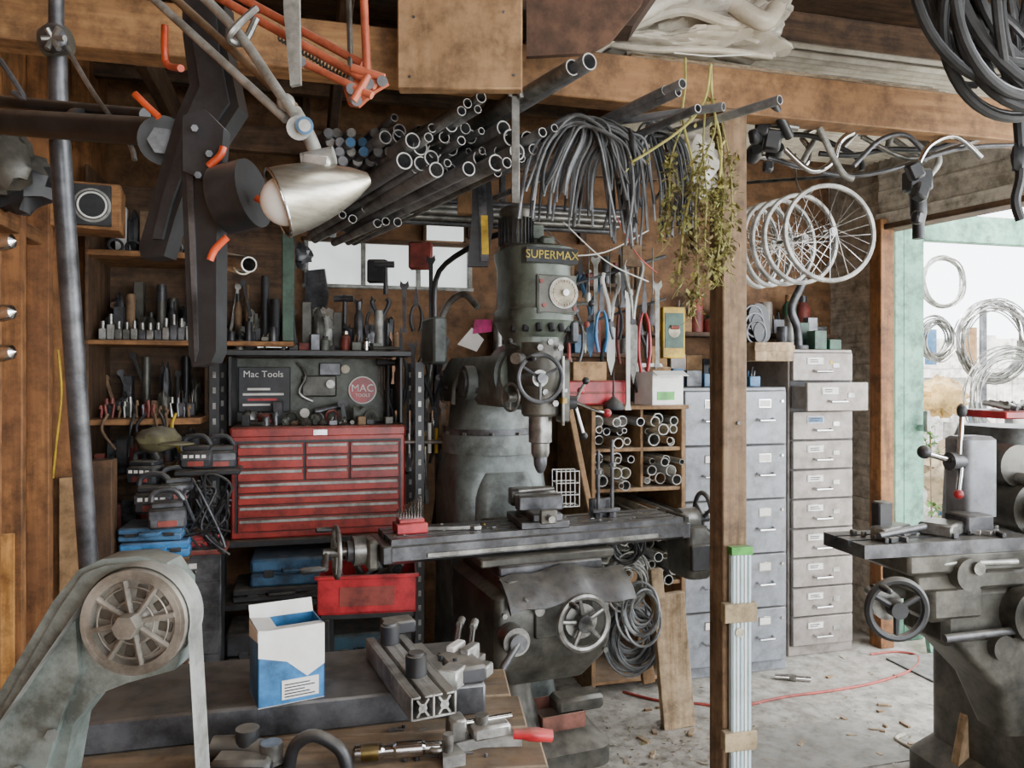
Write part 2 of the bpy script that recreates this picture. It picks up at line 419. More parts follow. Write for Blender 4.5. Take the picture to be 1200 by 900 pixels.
def leafcloud(o,p,n,sp,ms,sz=.012):
    for _ in range(n):
        c=Vector(p)+Vector((R_(-sp,sp)*.8,R_(-sp,sp)*.6,R_(-sp,sp)*1.4)); d=Vector((R_(-1,1),R_(-1,1),R_(-1.6,.2))).normalized(); x,y=o.frame(d); l=sz*R_(.6,1.8);w=l*.33
        o.add([c,c+d*l*.5+x*w,c+d*l,c+d*l*.5-x*w],[[0,1,2,3]],random.choice(ms))
M_leafg=mat('green_leaf','6f9a48',.7,0,'4c7430',20,.1,dust=0)
o=B('green_shrub')
for (u,v) in((1088,505),(1092,520),(1095,600),(1150,640),(1095,640)): leafcloud(o,P(u,v,4.9),40,.06,[M_leafg],.03)
for u in(1090,1098,1150): o.cyl(P(u,640,4.9),Vector((P(u,640,4.9).x,4.9,-.02)),.008,M_tan)
o.cyl(P(1092,640,4.9),P(1090,505,4.9),.005,M_tan); o.done()
o=B('outdoor_shelving')
for v in(430,520,610): o.b3(2.9,4.3,5.85,6.15,P(0,v,5.9).z-.015,P(0,v,5.9).z+.015,W_fence)
for x in(2.92,3.6,4.28): o.b3(x-.02,x+.02,5.85,5.89,-.02,2.0,M_steeld)
for i in range(20):
    z=P(0,random.choice([430,520,610]),5.9).z+.015; x=R_(2.95,4.2); h=R_(.08,.3)
    o.cyl((x,6.0,z),(x,6.0,z+h),R_(.03,.07),random.choice([M_white,M_alum,M_blkg,M_card,M_blue2,M_steeld]))
o.done()

# ---------------------------------------------------------------- filing cabinets
def cabinet(name,r0,r1,b,h,dep,n,m,base=.04,open_i=None,hstyle=0):
    o=B(name,ROOM@T((r0+r1)/2,b,0)); w=r1-r0
    o.b3(-w/2,w/2,.012,dep,0,h,m,.004)
    z=h-.015; dh=(h-.03-base)/n
    for i in range(n):
        off=-.12 if i==open_i else 0
        z1=z-.004; z0=z-dh+.004
        o.b3(-w/2+.01,w/2-.01,.008,.014,z0-.004,z1+.004,M_cabd,0)
        o.b3(-w/2+.014,w/2-.014,-.012+off,.012+off,z0,z1,m,.004)
        if off: o.b3(-w/2+.02,w/2-.02,.0+off,.02,z0+.01,z1-.02,m,.002)
        zc=(z0+z1)/2
        if hstyle==0:
            o.b3(-.035,.035,-.015+off,-.011+off,zc+dh*.18,zc+dh*.34,M_chrome,.001); o.b3(-.03,.03,-.0165+off,-.0145+off,zc+dh*.2,zc+dh*.32,M_paper,.0)
            o.tube([(-.045,-.012+off,zc-dh*.02),(-.04,-.036+off,zc-dh*.05),(.04,-.036+off,zc-dh*.05),(.045,-.012+off,zc-dh*.02)],.006,M_chrome,8)
            o.cyl((w/2-.04,-.012+off,zc+dh*.3),(w/2-.04,-.02+off,zc+dh*.3),.007,M_chrome,seg=10)
        else:
            o.b3(-.1,-.0,-.0155+off,-.0115+off,zc+.012,zc+.05,M_alu,.001); o.b3(-.095,-.005,-.017+off,-.0145+off,zc+.016,zc+.046,M_paper if i!=2 else M_blue,.0)
            o.tube([(-.06,-.012+off,zc-.02),(-.055,-.034+off,zc-.026),(.04,-.034+off,zc-.026),(.045,-.012+off,zc-.02)],.006,M_chrome,8)
            o.b3(.06,.1,-.0155+off,-.012+off,zc-.005,zc+.02,M_alu,.001)
            for q in range(2): o.b3(-.085,-.02-.02*random.random(),-.0176+off,-.017+off,zc+.024+q*.01,zc+.029+q*.01,M_blkg,0)
        z-=dh
    if hstyle: o.cyl((.05,-.0125,h-.07),(.05,-.014,h-.07),.012,M_yel,seg=6)
    return o.done()
cabinet('filing_cabinet',1.775,2.085,3.42,1.44,.62,5,M_cabg)
cabinet('filing_cabinet',2.095,2.37,3.42,1.44,.62,5,M_cabg)
cabinet('drawer_cabinet',2.48,2.88,3.56,1.64,.45,10,M_cabt,open_i=1,hstyle=1)

def item(o,k,x,y,hh,ww,m,ms,z=0):
    if k=='b': o.box((x,y,z+hh/2),(ww,ww*R_(.7,1.2),hh),m,.003,(0,0,R_(-12,12)))
    elif k=='c': o.lathe([(ww*.5,0),(ww*.5,hh*.92),(ww*.44,hh),(0.0,hh)],m,(x,y,z),seg=14)
    elif k=='j':
        o.lathe([(ww*.48,0),(ww*.5,hh*.1),(ww*.5,hh*.7),(ww*.28,hh*.82),(ww*.25,hh*.85)],m,(x,y,z),seg=14); o.cyl((x,y,z+hh*.84),(x,y,z+hh),ww*.3,random.choice(ms),seg=12)
    elif k=='t':
        o.cyl((x,y,z),(x+R_(-.008,.008),y,z+hh*.7),ww*.25,m,seg=8); o.cyl((x,y,z+hh*.7),(x,y,z+hh),ww*.4,m,seg=8,r2=ww*.3)
    elif k=='d':
        o.box((x,y,z+hh*.3),(ww,ww,hh*.6),m,.003); o.cyl((x,y,z+hh*.6),(x,y,z+hh),ww*.3,M_steel,seg=10)
    elif k=='l':
        a=R_(0,3.1); d=Vector((math.cos(a),math.sin(a)*.5,0))*ww*1.6; o.cyl(Vector((x,y,z+ww*.3))-d,Vector((x,y,z+ww*.3))+d,ww*.28,m,seg=10,r2=ww*.18)
    elif k=='r': o.ring((x,y,z+ww*.6),ww*.5,ww*.12,m,(R_(-.5,.5),-1,R_(-.3,.3)),16,6)
    elif k=='g':
        o.sph((x,y,z+hh*.4),ww*.6,m,(1,.8,hh/ww*.7),14,nz=.6)
    elif k=='w':
        a=R_(-.4,.4); o.box((x+a*hh*.5,y,z+hh*.5),(ww*.4,ww*.2,hh),m,.002,(0,math.degrees(a),0)); o.cyl((x+a*hh,y-.004,z+hh),(x+a*hh,y+.006,z+hh),ww*.4,m,seg=10)
    elif k=='p':   # open tray with parts
        o.b3(x-ww*.5,x+ww*.5,y-ww*.4,y+ww*.4,z,z+hh*.5,m,.003)
        for _ in range(5): px=x+R_(-.4,.4)*ww; o.cyl((px,y+R_(-.2,.2)*ww,z+hh*.4),(px+R_(-.01,.01),y+R_(-.2,.2)*ww,z+hh*R_(.6,1)),ww*.06,random.choice(ms),seg=6)
def row(name,r0,r1,b,z,n,h,w,ms,kinds='bbcj',bj=.03):
    o=B(name,ROOM@T((r0+r1)/2,b,z)); L=r1-r0
    for i in range(n):
        x=-L/2+L*(i+.5)/n; hh=R_(*h); ww=min(R_(*w),L/n*.92); y=R_(-bj,bj)
        item(o,random.choice(kinds),x,y,hh,ww,random.choice(ms),ms)
    return o.done()
DK=[M_blkg,M_steeld,M_milld,M_tan,M_steel]
MX=DK+[M_alum,M_redd,M_cream,M_blue2,M_panel]
MD=[M_blkg,M_blk,M_steeld,M_milld,M_panel,M_steeld,M_tan,M_steel]
row('storage_tin_row',1.80,2.33,3.62,1.442,6,(.06,.11),(.06,.1),[M_blue2,M_steeld,M_blkg,M_cabg],'bp')
row('tray_stack',1.80,2.3,3.85,1.442,5,(.14,.22),(.1,.12),[M_steel,M_cabt,M_card,M_blkg],'b')
o=B('wooden_crate',T(P(897,412,3.95))@RZ(15)); 
o.b3(-.11,.11,-.08,.08,-.05,.045,W_plank,.003); o.b3(-.115,.115,-.085,-.08,.0,.03,W_plank,.001); o.done()
o=B('tin_lunchbox',ROOM@T(2.2,3.7,1.56)); o.b3(-.06,.06,-.05,.05,-.01,.06,M_steeld); o.done()
row('can_row',2.52,2.86,3.75,1.642,5,(.1,.2),(.07,.09),[M_dkgreen,M_steeld,M_alum,M_blkg],'bc')
row('green_case_stack',2.66,2.86,3.64,1.642,2,(.05,.13),(.08,.1),[M_dkgreen],'b')
o=B('flexible_lamp_neck'); c=RM(2.58,3.62,1.642)
o.cyl(c,c+Vector((0,0,.02)),.05,M_blkg); o.tube([c,c+Vector((-.01,0,.12)),c+Vector((-.04,0,.22)),c+Vector((.0,-.02,.33)),c+Vector((.02,-.02,.38))],.022,M_steeld,10,sm=5); o.done()
o=B('round_gear_stack'); 
for i in range(3): o.cyl(P(882+i*2,372+i*9,4.0),P(882+i*2,372+i*9,4.0)+Vector((.02,-.04,0)),.07-.006*i,M_blk,seg=20); o.ring(P(882+i*2,372+i*9,3.95),.06,.008,M_steeld,(.4,-1,0))
o.done()
o=B('wall_shelf',ROOM); o.b3(1.78,3.05,3.9,4.08,1.72,1.745,W_darkX); o.done()
o=B('wall_shelf',ROOM); o.b3(1.3,1.75,3.9,4.08,1.98,2.0,W_darkX); o.done()
row('parts_bin_row',1.85,3.0,3.98,1.746,13,(.08,.24),(.06,.12),[M_dkgreen,M_steeld,M_card,M_blkg,M_cabt,M_redd],'bcjp',.015)
row('shelf_clutter_row',1.32,1.74,3.98,2.001,8,(.06,.18),(.04,.08),MX,'bcj',.01)
o=B('wall_shelf',ROOM); o.b3(.95,1.75,3.9,4.08,1.6,1.62,W_darkX); o.done()
row('shelf_clutter_row',.96,1.74,3.97,1.621,14,(.08,.26),(.04,.08),MX,'bcjtg',.01)

# ---------------------------------------------------------------- milling machine
m=B('milling_machine',T(.09,2.87,0)@RZ(21))
m.loft([(0,.44,0,.66,.92,.08),(0,.44,.07,.66,.92,.08),(0,.45,.1,.6,.84,.08),(0,.47,.14,.54,.76,.08)],M_milld)
m.loft([(0,.52,.13,.46,.52,.06),(0,.52,.3,.40,.46,.05),(0,.52,.62,.39,.44,.05),(0,.52,.85,.40,.44,.07),(0,.52,1.0,.41,.42,.08),(0,.52,1.1,.40,.40,.1),(0,.52,1.17,.36,.38,.14),(0,.52,1.2,.34,.36,.16)],M_millg)
m.b3(-.13,.13,.24,.32,.25,.93,M_milld,.01)
m.loft([(0,.31,.9,.28,.12,.04),(0,.32,1.0,.27,.12,.05),(0,.36,1.1,.22,.1,.05)],M_millg)
m.b3(-.205,-.195,.42,.62,.5,.85,M_millg,.004)
m.cyl((0,.52,1.17),(0,.52,1.25),.205,M_millg,seg=40); m.cyl((0,.52,1.25),(0,.52,1.275),.19,M_steeld,seg=36)
for i in range(10):
    t=i*.63; m.cyl((.19*math.cos(t),.52+.19*math.sin(t),1.24),(.19*math.cos(t),.52+.19*math.sin(t),1.262),.012,M_milld,seg=6)
m.loft([(0,.52,1.27,.36,.36,.17),(0,.52,1.33,.32,.34,.1),(0,.52,1.4,.28,.34,.05)],M_millg)
m.loft([(0,.48,1.38,.22,.82,.03),(0,.48,1.42,.26,.84,.03),(0,.48,1.52,.24,.84,.05),(0,.48,1.58,.17,.8,.05)],M_millg)
for y in(.3,.45,.6,.75): m.cyl((-.14,y,1.44),(-.12,y,1.44),.014,M_steeld,seg=6)
m.cyl((0,.2,1.5),(0,.09,1.5),.135,M_millg,seg=32); m.cyl((0,.1,1.5),(0,.06,1.5),.12,M_millhead,seg=32)
m.cyl((-.13,.36,1.47),(-.17,.36,1.47),.07,M_millg,seg=24); m.cyl((-.17,.36,1.47),(-.18,.36,1.47),.05,M_steeld,seg=24); m.tube([(-.17,.42,1.5),(-.2,.4,1.45),(-.21,.38,1.38)],.009,M_steel,8)
m.loft([(0,.02,1.40,.15,.17,.07),(0,.02,1.46,.18,.2,.07),(0,.02,1.6,.19,.22,.07)],M_milld)
m.loft([(0,.02,1.6,.19,.22,.07),(0,.03,1.64,.2,.24,.08),(0,.03,1.66,.22,.28,.09),(0,.03,1.70,.25,.33,.1)],M_millhead)
m.loft([(0,.03,1.70,.25,.34,.1),(0,.03,1.74,.25,.34,.1),(0,.03,1.75,.235,.32,.1),(0,.03,1.9,.235,.32,.1),(0,.03,1.945,.25,.34,.1),(0,.03,1.965,.25,.34,.1),(0,.03,1.975,.22,.3,.1)],M_millhead)
m.b3(-.1,.1,-.146,-.1,1.9,1.955,M_millhead,.003)
for a in range(7):
    t=math.radians(205+a*22); m.cyl((.12*math.cos(t),.02+.16*math.sin(t),1.66),(.115*math.cos(t),.02+.15*math.sin(t),1.685),.012,M_blk,seg=8)
m.lathe([(.068,1.975),(.068,1.99),(.06,2.0),(.06,2.1),(.066,2.11),(.066,2.13),(.05,2.145),(0,2.148)],M_milld,(-.04,.1,0),seg=28)
for i in range(26):
    t=2*math.pi*i/26; m.box((-.04+.064*math.cos(t),.1+.064*math.sin(t),2.05),(.012,.003,.1),M_steeld,.0008,(0,0,math.degrees(t)))
m.b3(-.04+.05,-.04+.1,.06,.13,2.02,2.08,M_millhead,.006)
m.box((.05,.02,2.0),(.06,.05,.05),M_millhead,.01)
m.b3(-.1,.1,-.149,-.144,1.9,1.955,M_blk,.002); m.text('SUPERMAX',.042,M_ylt,T(0,-.151,1.927)@FACE)
m.b3(-.055,.1,-.14,-.128,1.72,1.86,M_millhead,.01); m.b3(-.05,.095,-.1435,-.139,1.725,1.855,M_milld,.004)
m.cyl((.045,-.142,1.795),(.045,-.15,1.795),.056,M_alu,seg=32); m.cyl((.045,-.149,1.795),(.045,-.152,1.795),.051,M_cream,seg=32)
for i in range(24):
    t=2*math.pi*i/24; m.box((.045+.043*math.cos(t),-.153,1.795+.043*math.sin(t)),(.002,.001,.008),M_redd if i%3 else M_blk,0)
m.cyl((.045,-.152,1.795),(.045,-.17,1.795),.012,M_chrome)
for (x,z) in((-.04,1.835),(-.03,1.75),(.09,1.74)): m.cyl((x,-.143,z),(x,-.148,z),.008,M_redd,seg=10)
m.cyl((.13,-.02,1.77),(.2,-.06,1.77),.008,M_steel,seg=8); m.cyl((.19,-.05,1.77),(.19,-.05,1.81),.011,M_steel,seg=10); m.sph((.2,-.06,1.77),.014,M_blk)
m.cyl((.12,-.04,1.71),(.17,-.08,1.69),.006,M_steel,seg=8); m.sph((.17,-.08,1.69),.012,M_redd)
m.b3(.1,.13,-.1,-.05,1.62,1.7,M_steeld,.006)
m.lathe([(.062,1.35),(.07,1.36),(.07,1.44),(.075,1.46),(.085,1.5),(.085,1.62)],M_milld,(0,-.04,0),seg=24)
m.lathe([(.028,1.2),(.034,1.215),(.034,1.25),(.043,1.255),(.043,1.36)],M_steel,(0,-.04,0),seg=22)
m.lathe([(.008,1.14),(.016,1.15),(.024,1.17),(.026,1.2),(.02,1.21)],M_steeld,(0,-.04,0),seg=18)
m.b3(.055,.085,-.12,-.05,1.33,1.56,M_milld,.006); m.cyl((.05,-.13,1.32),(.05,-.13,1.57),.006,M_steel,seg=8)
m.lathe([(.016,0),(.016,.02)],M_brass,(.05,-.13,1.4),seg=14); m.lathe([(.018,0),(.018,.012)],M_steel,(.05,-.13,1.44),seg=14)
def hwheel(o,c,R,axis,mt=M_steeld,rim=.009,spk=3,handle=True,hubr=.018):
    c=Vector(c);ax=Vector(axis).normalized();x,y=o.frame(ax)
    o.ring(c,R,rim,mt,ax,32,8); o.cyl(c-ax*.02,c+ax*.02,hubr,mt,seg=16)
    for i in range(spk):
        t=2*math.pi*i/spk+.5; o.cyl(c,c+(x*math.cos(t)+y*math.sin(t))*R,rim*.85,mt,r2=rim*.6,seg=8)
    if handle:
        p=c+(x*math.cos(2.2)+y*math.sin(2.2))*R; o.lathe([(.005,0),(.008,.01),(.011,.03),(.008,.06),(0,.065)],M_blk,p,ax,12)
hwheel(m,(-.055,-.17,1.49),.083,(0,-1,0),M_steeld,.008,3)
m.cyl((-.055,-.06,1.49),(-.055,-.17,1.49),.03,M_steel)
hwheel(m,(-.11,-.02,1.42),.05,(-1,-.3,0),M_steel,.005,3,False)
m.cyl((.08,-.06,1.4),(.13,-.08,1.4),.025,M_steeld)
for t in(20,140,260):
    a=math.radians(t); d=Vector((.25,-.1+.2*math.cos(a),math.sin(a))); p=Vector((.12,-.08,1.4)); m.cyl(p,p+d*.12,.006,M_chrome,seg=8); m.sph(p+d*.125,.014,M_red2 if t==20 else M_blk)
m.tube([(.13,-.08,1.4),(.2,-.1,1.37),(.24,-.1,1.36)],.006,M_chrome,8,sm=3); m.sph((.245,-.1,1.36),.017,M_red2)
for x,z in((-.04,1.6),(.0,1.62),(.04,1.6),(-.02,1.44),(.02,1.4)): m.cyl((x,-.125,z),(x,-.135,z),.012,M_steel,seg=6)
m.cyl((-.09,-.08,1.56),(-.13,-.12,1.56),.02,M_steel); m.cyl((-.1,-.08,1.6),(-.15,-.12,1.62),.006,M_chrome,seg=8); m.sph((-.15,-.12,1.62),.011,M_blk)
m.loft([(-.02,.06,.42,.3,.42,.03),(-.02,.05,.5,.42,.5,.04),(-.02,.04,.56,.44,.52,.03),(-.02,.04,.74,.44,.52,.03),(-.02,.04,.76,.36,.5,.02),(-.02,.04,.80,.36,.5,.02)],M_milld)
m.b3(-.2,.2,-.15,.16,.80,.835,M_steeld,.006); m.b3(-.26,.26,-.13,.13,.83,.862,M_milld,.006)
m.b3(-.1,.12,-.235,-.22,.6,.74,M_milld,.01)
yw=.122
prof=[(-yw,.88),(-yw,.925),(-yw+.01,.93),(-yw+.01,.95)]
for yc in(-.066,0,.066):
    prof+=[(yc-.008,.95),(yc-.008,.93),(yc-.014,.93),(yc-.014,.92),(yc+.014,.92),(yc+.014,.93),(yc+.008,.93),(yc+.008,.95)]
prof+=[(yw-.01,.95),(yw-.01,.93),(yw,.925),(yw,.88),(yw-.04,.862),(-yw+.04,.862)]
Q=Matrix(((0,0,1,-.57),(1,0,0,0),(0,1,0,0),(0,0,0,1)))
m.prism(prof,1.14,M_steeld,Q)
m.b3(-.6,-.565,-.118,.118,.87,.93,M_steeld,.004); m.b3(.565,.6,-.118,.118,.87,.93,M_steeld,.004)
m.b3(-.45,.45,-.128,-.121,.885,.9,M_steel,.001)
m.b3(-.64,-.6,-.06,.06,.84,.94,M_milld,.012)
m.cyl((-.64,0,.9),(-.68,0,.9),.05,M_steel,seg=28); m.cyl((-.68,0,.9),(-.70,0,.9),.035,M_steeld,seg=24); m.cyl((-.7,0,.9),(-.78,0,.9),.014,M_steel)
hwheel(m,(-.735,0,.9),.085,(-1,0,0),M_steel,.008,3)
m.cyl((-.77,0,.9),(-.78,-.06,.86),.011,M_steel,seg=10); m.lathe([(.006,0),(.012,.02),(.013,.07),(.008,.08),(0,.082)],M_blk,(-.78,-.06,.86),(-1,0,0),12)
m.b3(.6,.63,-.07,.07,.84,.95,M_milld,.012); m.loft([(.66,-.02,.70,.1,.16,.03),(.66,-.02,.72,.12,.18,.03),(.66,-.02,.87,.12,.18,.03),(.66,-.02,.9,.1,.14,.03)],M_milld)
m.cyl((.62,.0,.92),(.7,.0,.92),.045,M_steel,seg=24); hwheel(m,(.74,0,.92),.1,(1,-.25,0),M_steeld,.010,3)
m.b3(.6,.72,-.13,-.11,.74,.84,M_blkg,.006)
hwheel(m,(.05,-.3,.66),.09,(0,-1,0),M_steel,.012,5,True,.03); m.cyl((.05,-.22,.66),(.05,-.28,.66),.06,M_steel,seg=28); m.cyl((.05,-.28,.66),(.05,-.32,.66),.03,M_steeld)
m.cyl((-.19,-.22,.62),(-.19,-.29,.62),.047,M_steel,seg=24); m.cyl((-.19,-.29,.62),(-.19,-.31,.62),.03,M_steeld,seg=20)
m.cyl((-.19,-.3,.62),(-.3,-.34,.5),.012,M_steeld,seg=10); m.cyl((-.3,-.34,.5),(-.31,-.42,.5),.014,M_blk,seg=10)
for z in(.53,.69): 
    for x in(-.21,.17): m.cyl((x,-.222,z),(x,-.232,z),.01,M_steel,seg=6)
m.cyl((-.09,-.22,.7),(-.09,-.25,.7),.018,M_steel); m.cyl((-.1,-.24,.7),(-.16,-.28,.76),.005,M_steel,seg=8)
m.lathe([(.11,.14),(.105,.18),(.075,.26),(.06,.34),(.06,.44)],M_milld,(-.05,.1,0),seg=24); m.cyl((-.05,.1,.3),(-.05,.1,.5),.04,M_steel)
m.b3(.1,.3,.02,.12,.2,.26,M_milld,.02)
m.b3(-.26,-.2,.5,.7,1.55,1.75,M_millg,.01); m.tube([(-.23,.6,1.75),(-.22,.55,1.95),(-.1,.3,2.05),(-.04,.15,2.06)],.012,M_blk,8,sm=5)
m.done()
def worldM(lx,ly,lz,rot=0): return T(.09,2.87,0)@RZ(21)@T(lx,ly,lz)@RZ(rot)
o=B('rubber_chip_guard',worldM(0,0,0))
vs=[];fs=[]
prf=[(-.17,.83),(-.2,.825),(-.24,.80),(-.275,.765),(-.29,.74),(-.28,.735),(-.26,.75),(-.235,.785),(-.2,.805),(-.17,.815)]
for i in range(17):
    x=-.21+.5*i/16*.95
    for (y,z) in prf: vs.append((x,y+.008*math.sin(i*1.3),z+.006*math.sin(i*.9)-.03*abs(i/8-1)))
k=len(prf)
for i in range(16): fs+=[[i*k+j,i*k+(j+1)%k,(i+1)*k+(j+1)%k,(i+1)*k+j] for j in range(k)]
o.add(vs,fs,M_steeld); o.done()
o=B('machine_vise',worldM(.0,-.01,.951,-8))
o.b3(-.09,.09,-.12,.12,0,.028,M_steeld,.004); o.cyl((0,0,0.0),(0,0,.035),.08,M_milld,seg=28)
o.b3(-.055,.055,-.15,.13,.03,.06,M_steeld,.005); o.b3(-.085,.085,.06,.12,.055,.12,M_steeld,.006); o.b3(-.085,.085,-.06,-.01,.055,.11,M_steeld,.006)
o.b3(-.085,.085,.052,.06,.07,.112,M_steel,.002); o.b3(-.085,.085,-.01,-.002,.07,.112,M_steel,.002); o.b3(-.05,.05,-.02,.05,.09,.1,M_milld,.002)
o.cyl((0,-.2,.048),(0,0,.048),.012,M_steel); o.b3(-.03,.03,-.165,-.145,.025,.075,M_milld,.004); o.cyl((-.07,-.0,.12),(.06,-.02,.13),.008,M_steel); o.done()
o=B('clamp_stud_set',worldM(.29,0,.951))
for x,h in((-.03,.26),(.03,.3)):
    o.cyl((x,0,0),(x,0,h),.007,M_steeld,seg=10); o.cyl((x,0,0),(x,0,.02),.016,M_steeld,seg=6); o.cyl((x,0,h*.65),(x,0,h*.65+.016),.014,M_steeld,seg=6)
o.b3(-.06,.06,-.015,.015,.02,.035,M_steeld); o.b3(-.05,.05,.02,.045,0,.07,M_steeld); o.done()
o=B('drill_bit_stand',worldM(-.48,-.0,.951))
o.b3(-.055,.055,-.04,.04,0,.035,M_red2,.003); o.b3(-.045,.045,-.03,.03,.035,.05,M_red2,.003)
for i in range(9):
    for j in range(2): x=-.04+i*.01; o.cyl((x,-.015+.03*j,.05),(x,-.015+.03*j,.07+i*.005+.01*j),.0022+.0002*i,M_chrome,seg=6)
o.done()
o=B('crescent_wrench',worldM(-.33,-.02,.953,-12)); o.prism([(-.09,-.008),(.06,-.012),(.075,-.025),(.1,-.02),(.085,-.004),(.085,.006),(.1,.02),(.07,.024),(.055,.012),(-.09,.008)],.012,M_steel); o.done()
o=B('oxide_drain_pan',worldM(.12,.1,.15)); o.b3(-.09,.09,-.09,.09,.0,.012,M_pinkpan)
for x in(-.09,.085): o.b3(x,x+.006,-.09,.09,0,.06,M_pinkpan,.001)
for y in(-.09,.085): o.b3(-.09,.09,y,y+.006,0,.06,M_pinkpan,.001)
o.done()
o=B('metal_chip_scatter',worldM(0,0,.951))
for i in range(90): x=R_(-.55,.55);y=R_(-.1,.1); o.box((x,y,.002),(R_(.003,.012),R_(.002,.005),.003),random.choice([M_steel,M_alu,M_brass]),0,(0,0,R_(0,180)))
o.done()

# ---------------------------------------------------------------- red tool chest on rack
c=ROOM.inverted()@Vector((P(375,0,3.42).x,3.42,0))
o=B('tool_chest',ROOM@T(c.x-.0,3.45,.80))
w=.37
o.b3(-w,w,.0,.3,0,.47,M_red,.008); o.b3(-w-.004,w+.004,-.004,.3,.43,.48,M_red,.01)
o.b3(-w+.02,w-.02,-.004,.002,.03,.42,M_blkg,0)
def drawer(x0,x1,z0,z1):
    o.b3(x0,x1,-.014,0,z0,z1,M_red,.003); o.b3(x0+.008,x1-.008,-.02,-.013,z1-.018,z1-.005,M_alum,.002)
zz=.41
for h in(.055,.055,.055):
    for x0,x1 in((-w+.03,-.07),(-.062,.12),(.128,w-.03)): drawer(x0,x1,zz-h+.004,zz)
    zz-=h
for h in(.05,.05,.055,.06): drawer(-w+.03,w-.03,zz-h+.004,zz); zz-=h
for x in(-w-.006,w+.006): o.tube([(x,.1,.25),(x*1.05,.1,.25),(x*1.05,.22,.25),(x,.22,.25)],.006,M_chrome,8)
o.b3(-.03,.03,-.008,-.003,.44,.465,M_chrome,.002); o.done()
o=B('slotted_angle_rack',ROOM)
r0=c.x-.43;r1=c.x+.43
for r,b in((r0,3.42),(r1,3.42),(r0,3.74),(r1,3.74)):
    o.b3(r-.02,r+.02,b-.003,b,0,1.56,M_blk,.001); s_=1 if r==r0 else -1
    o.b3(r-.02*s_,r-.017*s_,b,b+.035,0,1.56,M_blk,.001)
    for k in range(23): o.b3(r-.006,r+.006,b-.0045,b-.003,.06+k*.065,.085+k*.065,M_steel,.0)
for z in(.18,.51,.774): o.b3(r0,r1,3.42,3.76,z,z+.025,M_blk,.002)
o.done()
o=B('tool_cabinet_hutch',ROOM@T(c.x,3.46,0))
o.b3(-.38,.36,.28,.3,1.285,1.58,M_panel,.002); o.b3(-.38,-.365,0,.3,1.285,1.58,M_blk); o.b3(.345,.36,0,.3,1.285,1.58,M_blk); o.b3(-.4,.4,0,.3,1.585,1.61,M_blk)
o.cyl((.2,.28,1.43),(.2,.262,1.43),.066,M_white,seg=36); o.cyl((.2,.262,1.43),(.2,.26,1.43),.060,M_red2,seg=36); o.text('MAC',.05,M_white,T(.2,.258,1.438)@FACE)
o.text('TOOLS',.022,M_white,T(.2,.258,1.405)@FACE)
o.b3(-.36,-.13,.262,.28,1.33,1.54,M_blkg,.004); o.text('Mac Tools',.042,M_white,T(-.25,.26,1.505)@FACE)
for k in range(4): o.b3(-.34+.02*(k%2),-.22+.03*(k%3),.259,.262,1.36+.024*k,1.37+.024*k,M_paper if k!=1 else M_red2,0)
o.tube([(-.1,.27,1.56),(-.06,.25,1.5),(-.09,.24,1.42),(-.03,.25,1.38)],.008,M_steel,8,sm=4); o.b3(-.08,.08,.25,.28,1.4,1.5,M_milld,.01); o.cyl((.05,.25,1.46),(.05,.2,1.46),.02,M_steel); o.cyl((-.02,.2,1.33),(.1,.22,1.36),.018,M_steeld)
o.b3(.0,.1,.262,.28,1.5,1.56,M_steeld,.004); o.cyl((.12,.27,1.53),(.12,.25,1.53),.02,M_cream,seg=16)
for i in range(5): x=.28+i*.013; o.cyl((x,.27,1.56),(x,.27,1.56-R_(.08,.2)),.005,random.choice([M_steel,M_chrome]),seg=8)
o.done()
row('hand_tool_row',c.x-.33,c.x+.32,3.5,1.281,16,(.02,.06),(.03,.06),MD,'btgcllp')
row('hand_tool_row',c.x-.33,c.x+.32,3.62,1.281,11,(.04,.11),(.04,.08),MD+[M_paper,M_redd],'bgcrlwp')
row('spray_can_row',c.x-.36,c.x+.36,3.52,1.611,16,(.03,.1),(.03,.06),MD+[M_chrome,M_redd],'bcjglrp')
row('drill_index_row',c.x-.36,c.x+.34,3.66,1.611,15,(.06,.24),(.04,.08),[M_blkg,M_steeld,M_alum,M_tan,M_milld,M_blk],'bcjgw')
def case(name,M,w,d,h,mt,lab=None):
    o=B(name,M); o.b3(-w/2,w/2,-d/2,d/2,0,h*.48,mt,.012); o.b3(-w/2,w/2,-d/2,d/2,h*.5,h,mt,.012)
    o.b3(-w*.35,w*.35,-d/2-.006,-d/2+.01,h*.46,h*.52,mt,.003)
    for x in(-w*.3,w*.3): o.b3(x-.02,x+.02,-d/2-.01,-d/2,h*.36,h*.62,M_blkg,.003)
    o.tube([(-w*.15,-d/2,h*.6),(-w*.13,-d/2-.025,h*.6),(w*.13,-d/2-.025,h*.6),(w*.15,-d/2,h*.6)],.008,mt,8)
    if lab: o.b3(-w*.28,w*.28,-d/2-.003,-d/2,h*.1,h*.4,M_paper,.001); o.text(lab,h*.15,M_blkg,T(0,-d/2-.004,h*.25)@FACE)
    return o.done()
case('tool_case',ROOM@T(c.x-.1,3.57,.596),.38,.28,.12,M_blue2)
case('tool_case',ROOM@T(c.x-.16,3.57,.536),.4,.28,.058,M_blkg)
case('tool_case',ROOM@T(c.x+.26,3.57,.536),.28,.28,.12,M_steeld)
case('tool_case',ROOM@T(c.x-.2,3.57,.206),.38,.28,.2,M_blkg,'THREADED\nINSERTS')
case('tool_case',ROOM@T(c.x+.2,3.57,.206),.34,.28,.16,mat('case_teal','2f5a6b',.5,0,'22424f',6,.05))
row('floor_crate_row',c.x+.5,c.x+.95,3.3,0,4,(.12,.34),(.09,.14),[M_blkg,M_blkg,M_steeld,M_dkgreen,M_card],'bbcj')
row('floor_crate_row',c.x-.1,c.x+.4,3.12,0,5,(.1,.3),(.09,.14),[M_blkg,M_milld,M_steeld,M_yel],'bbc')
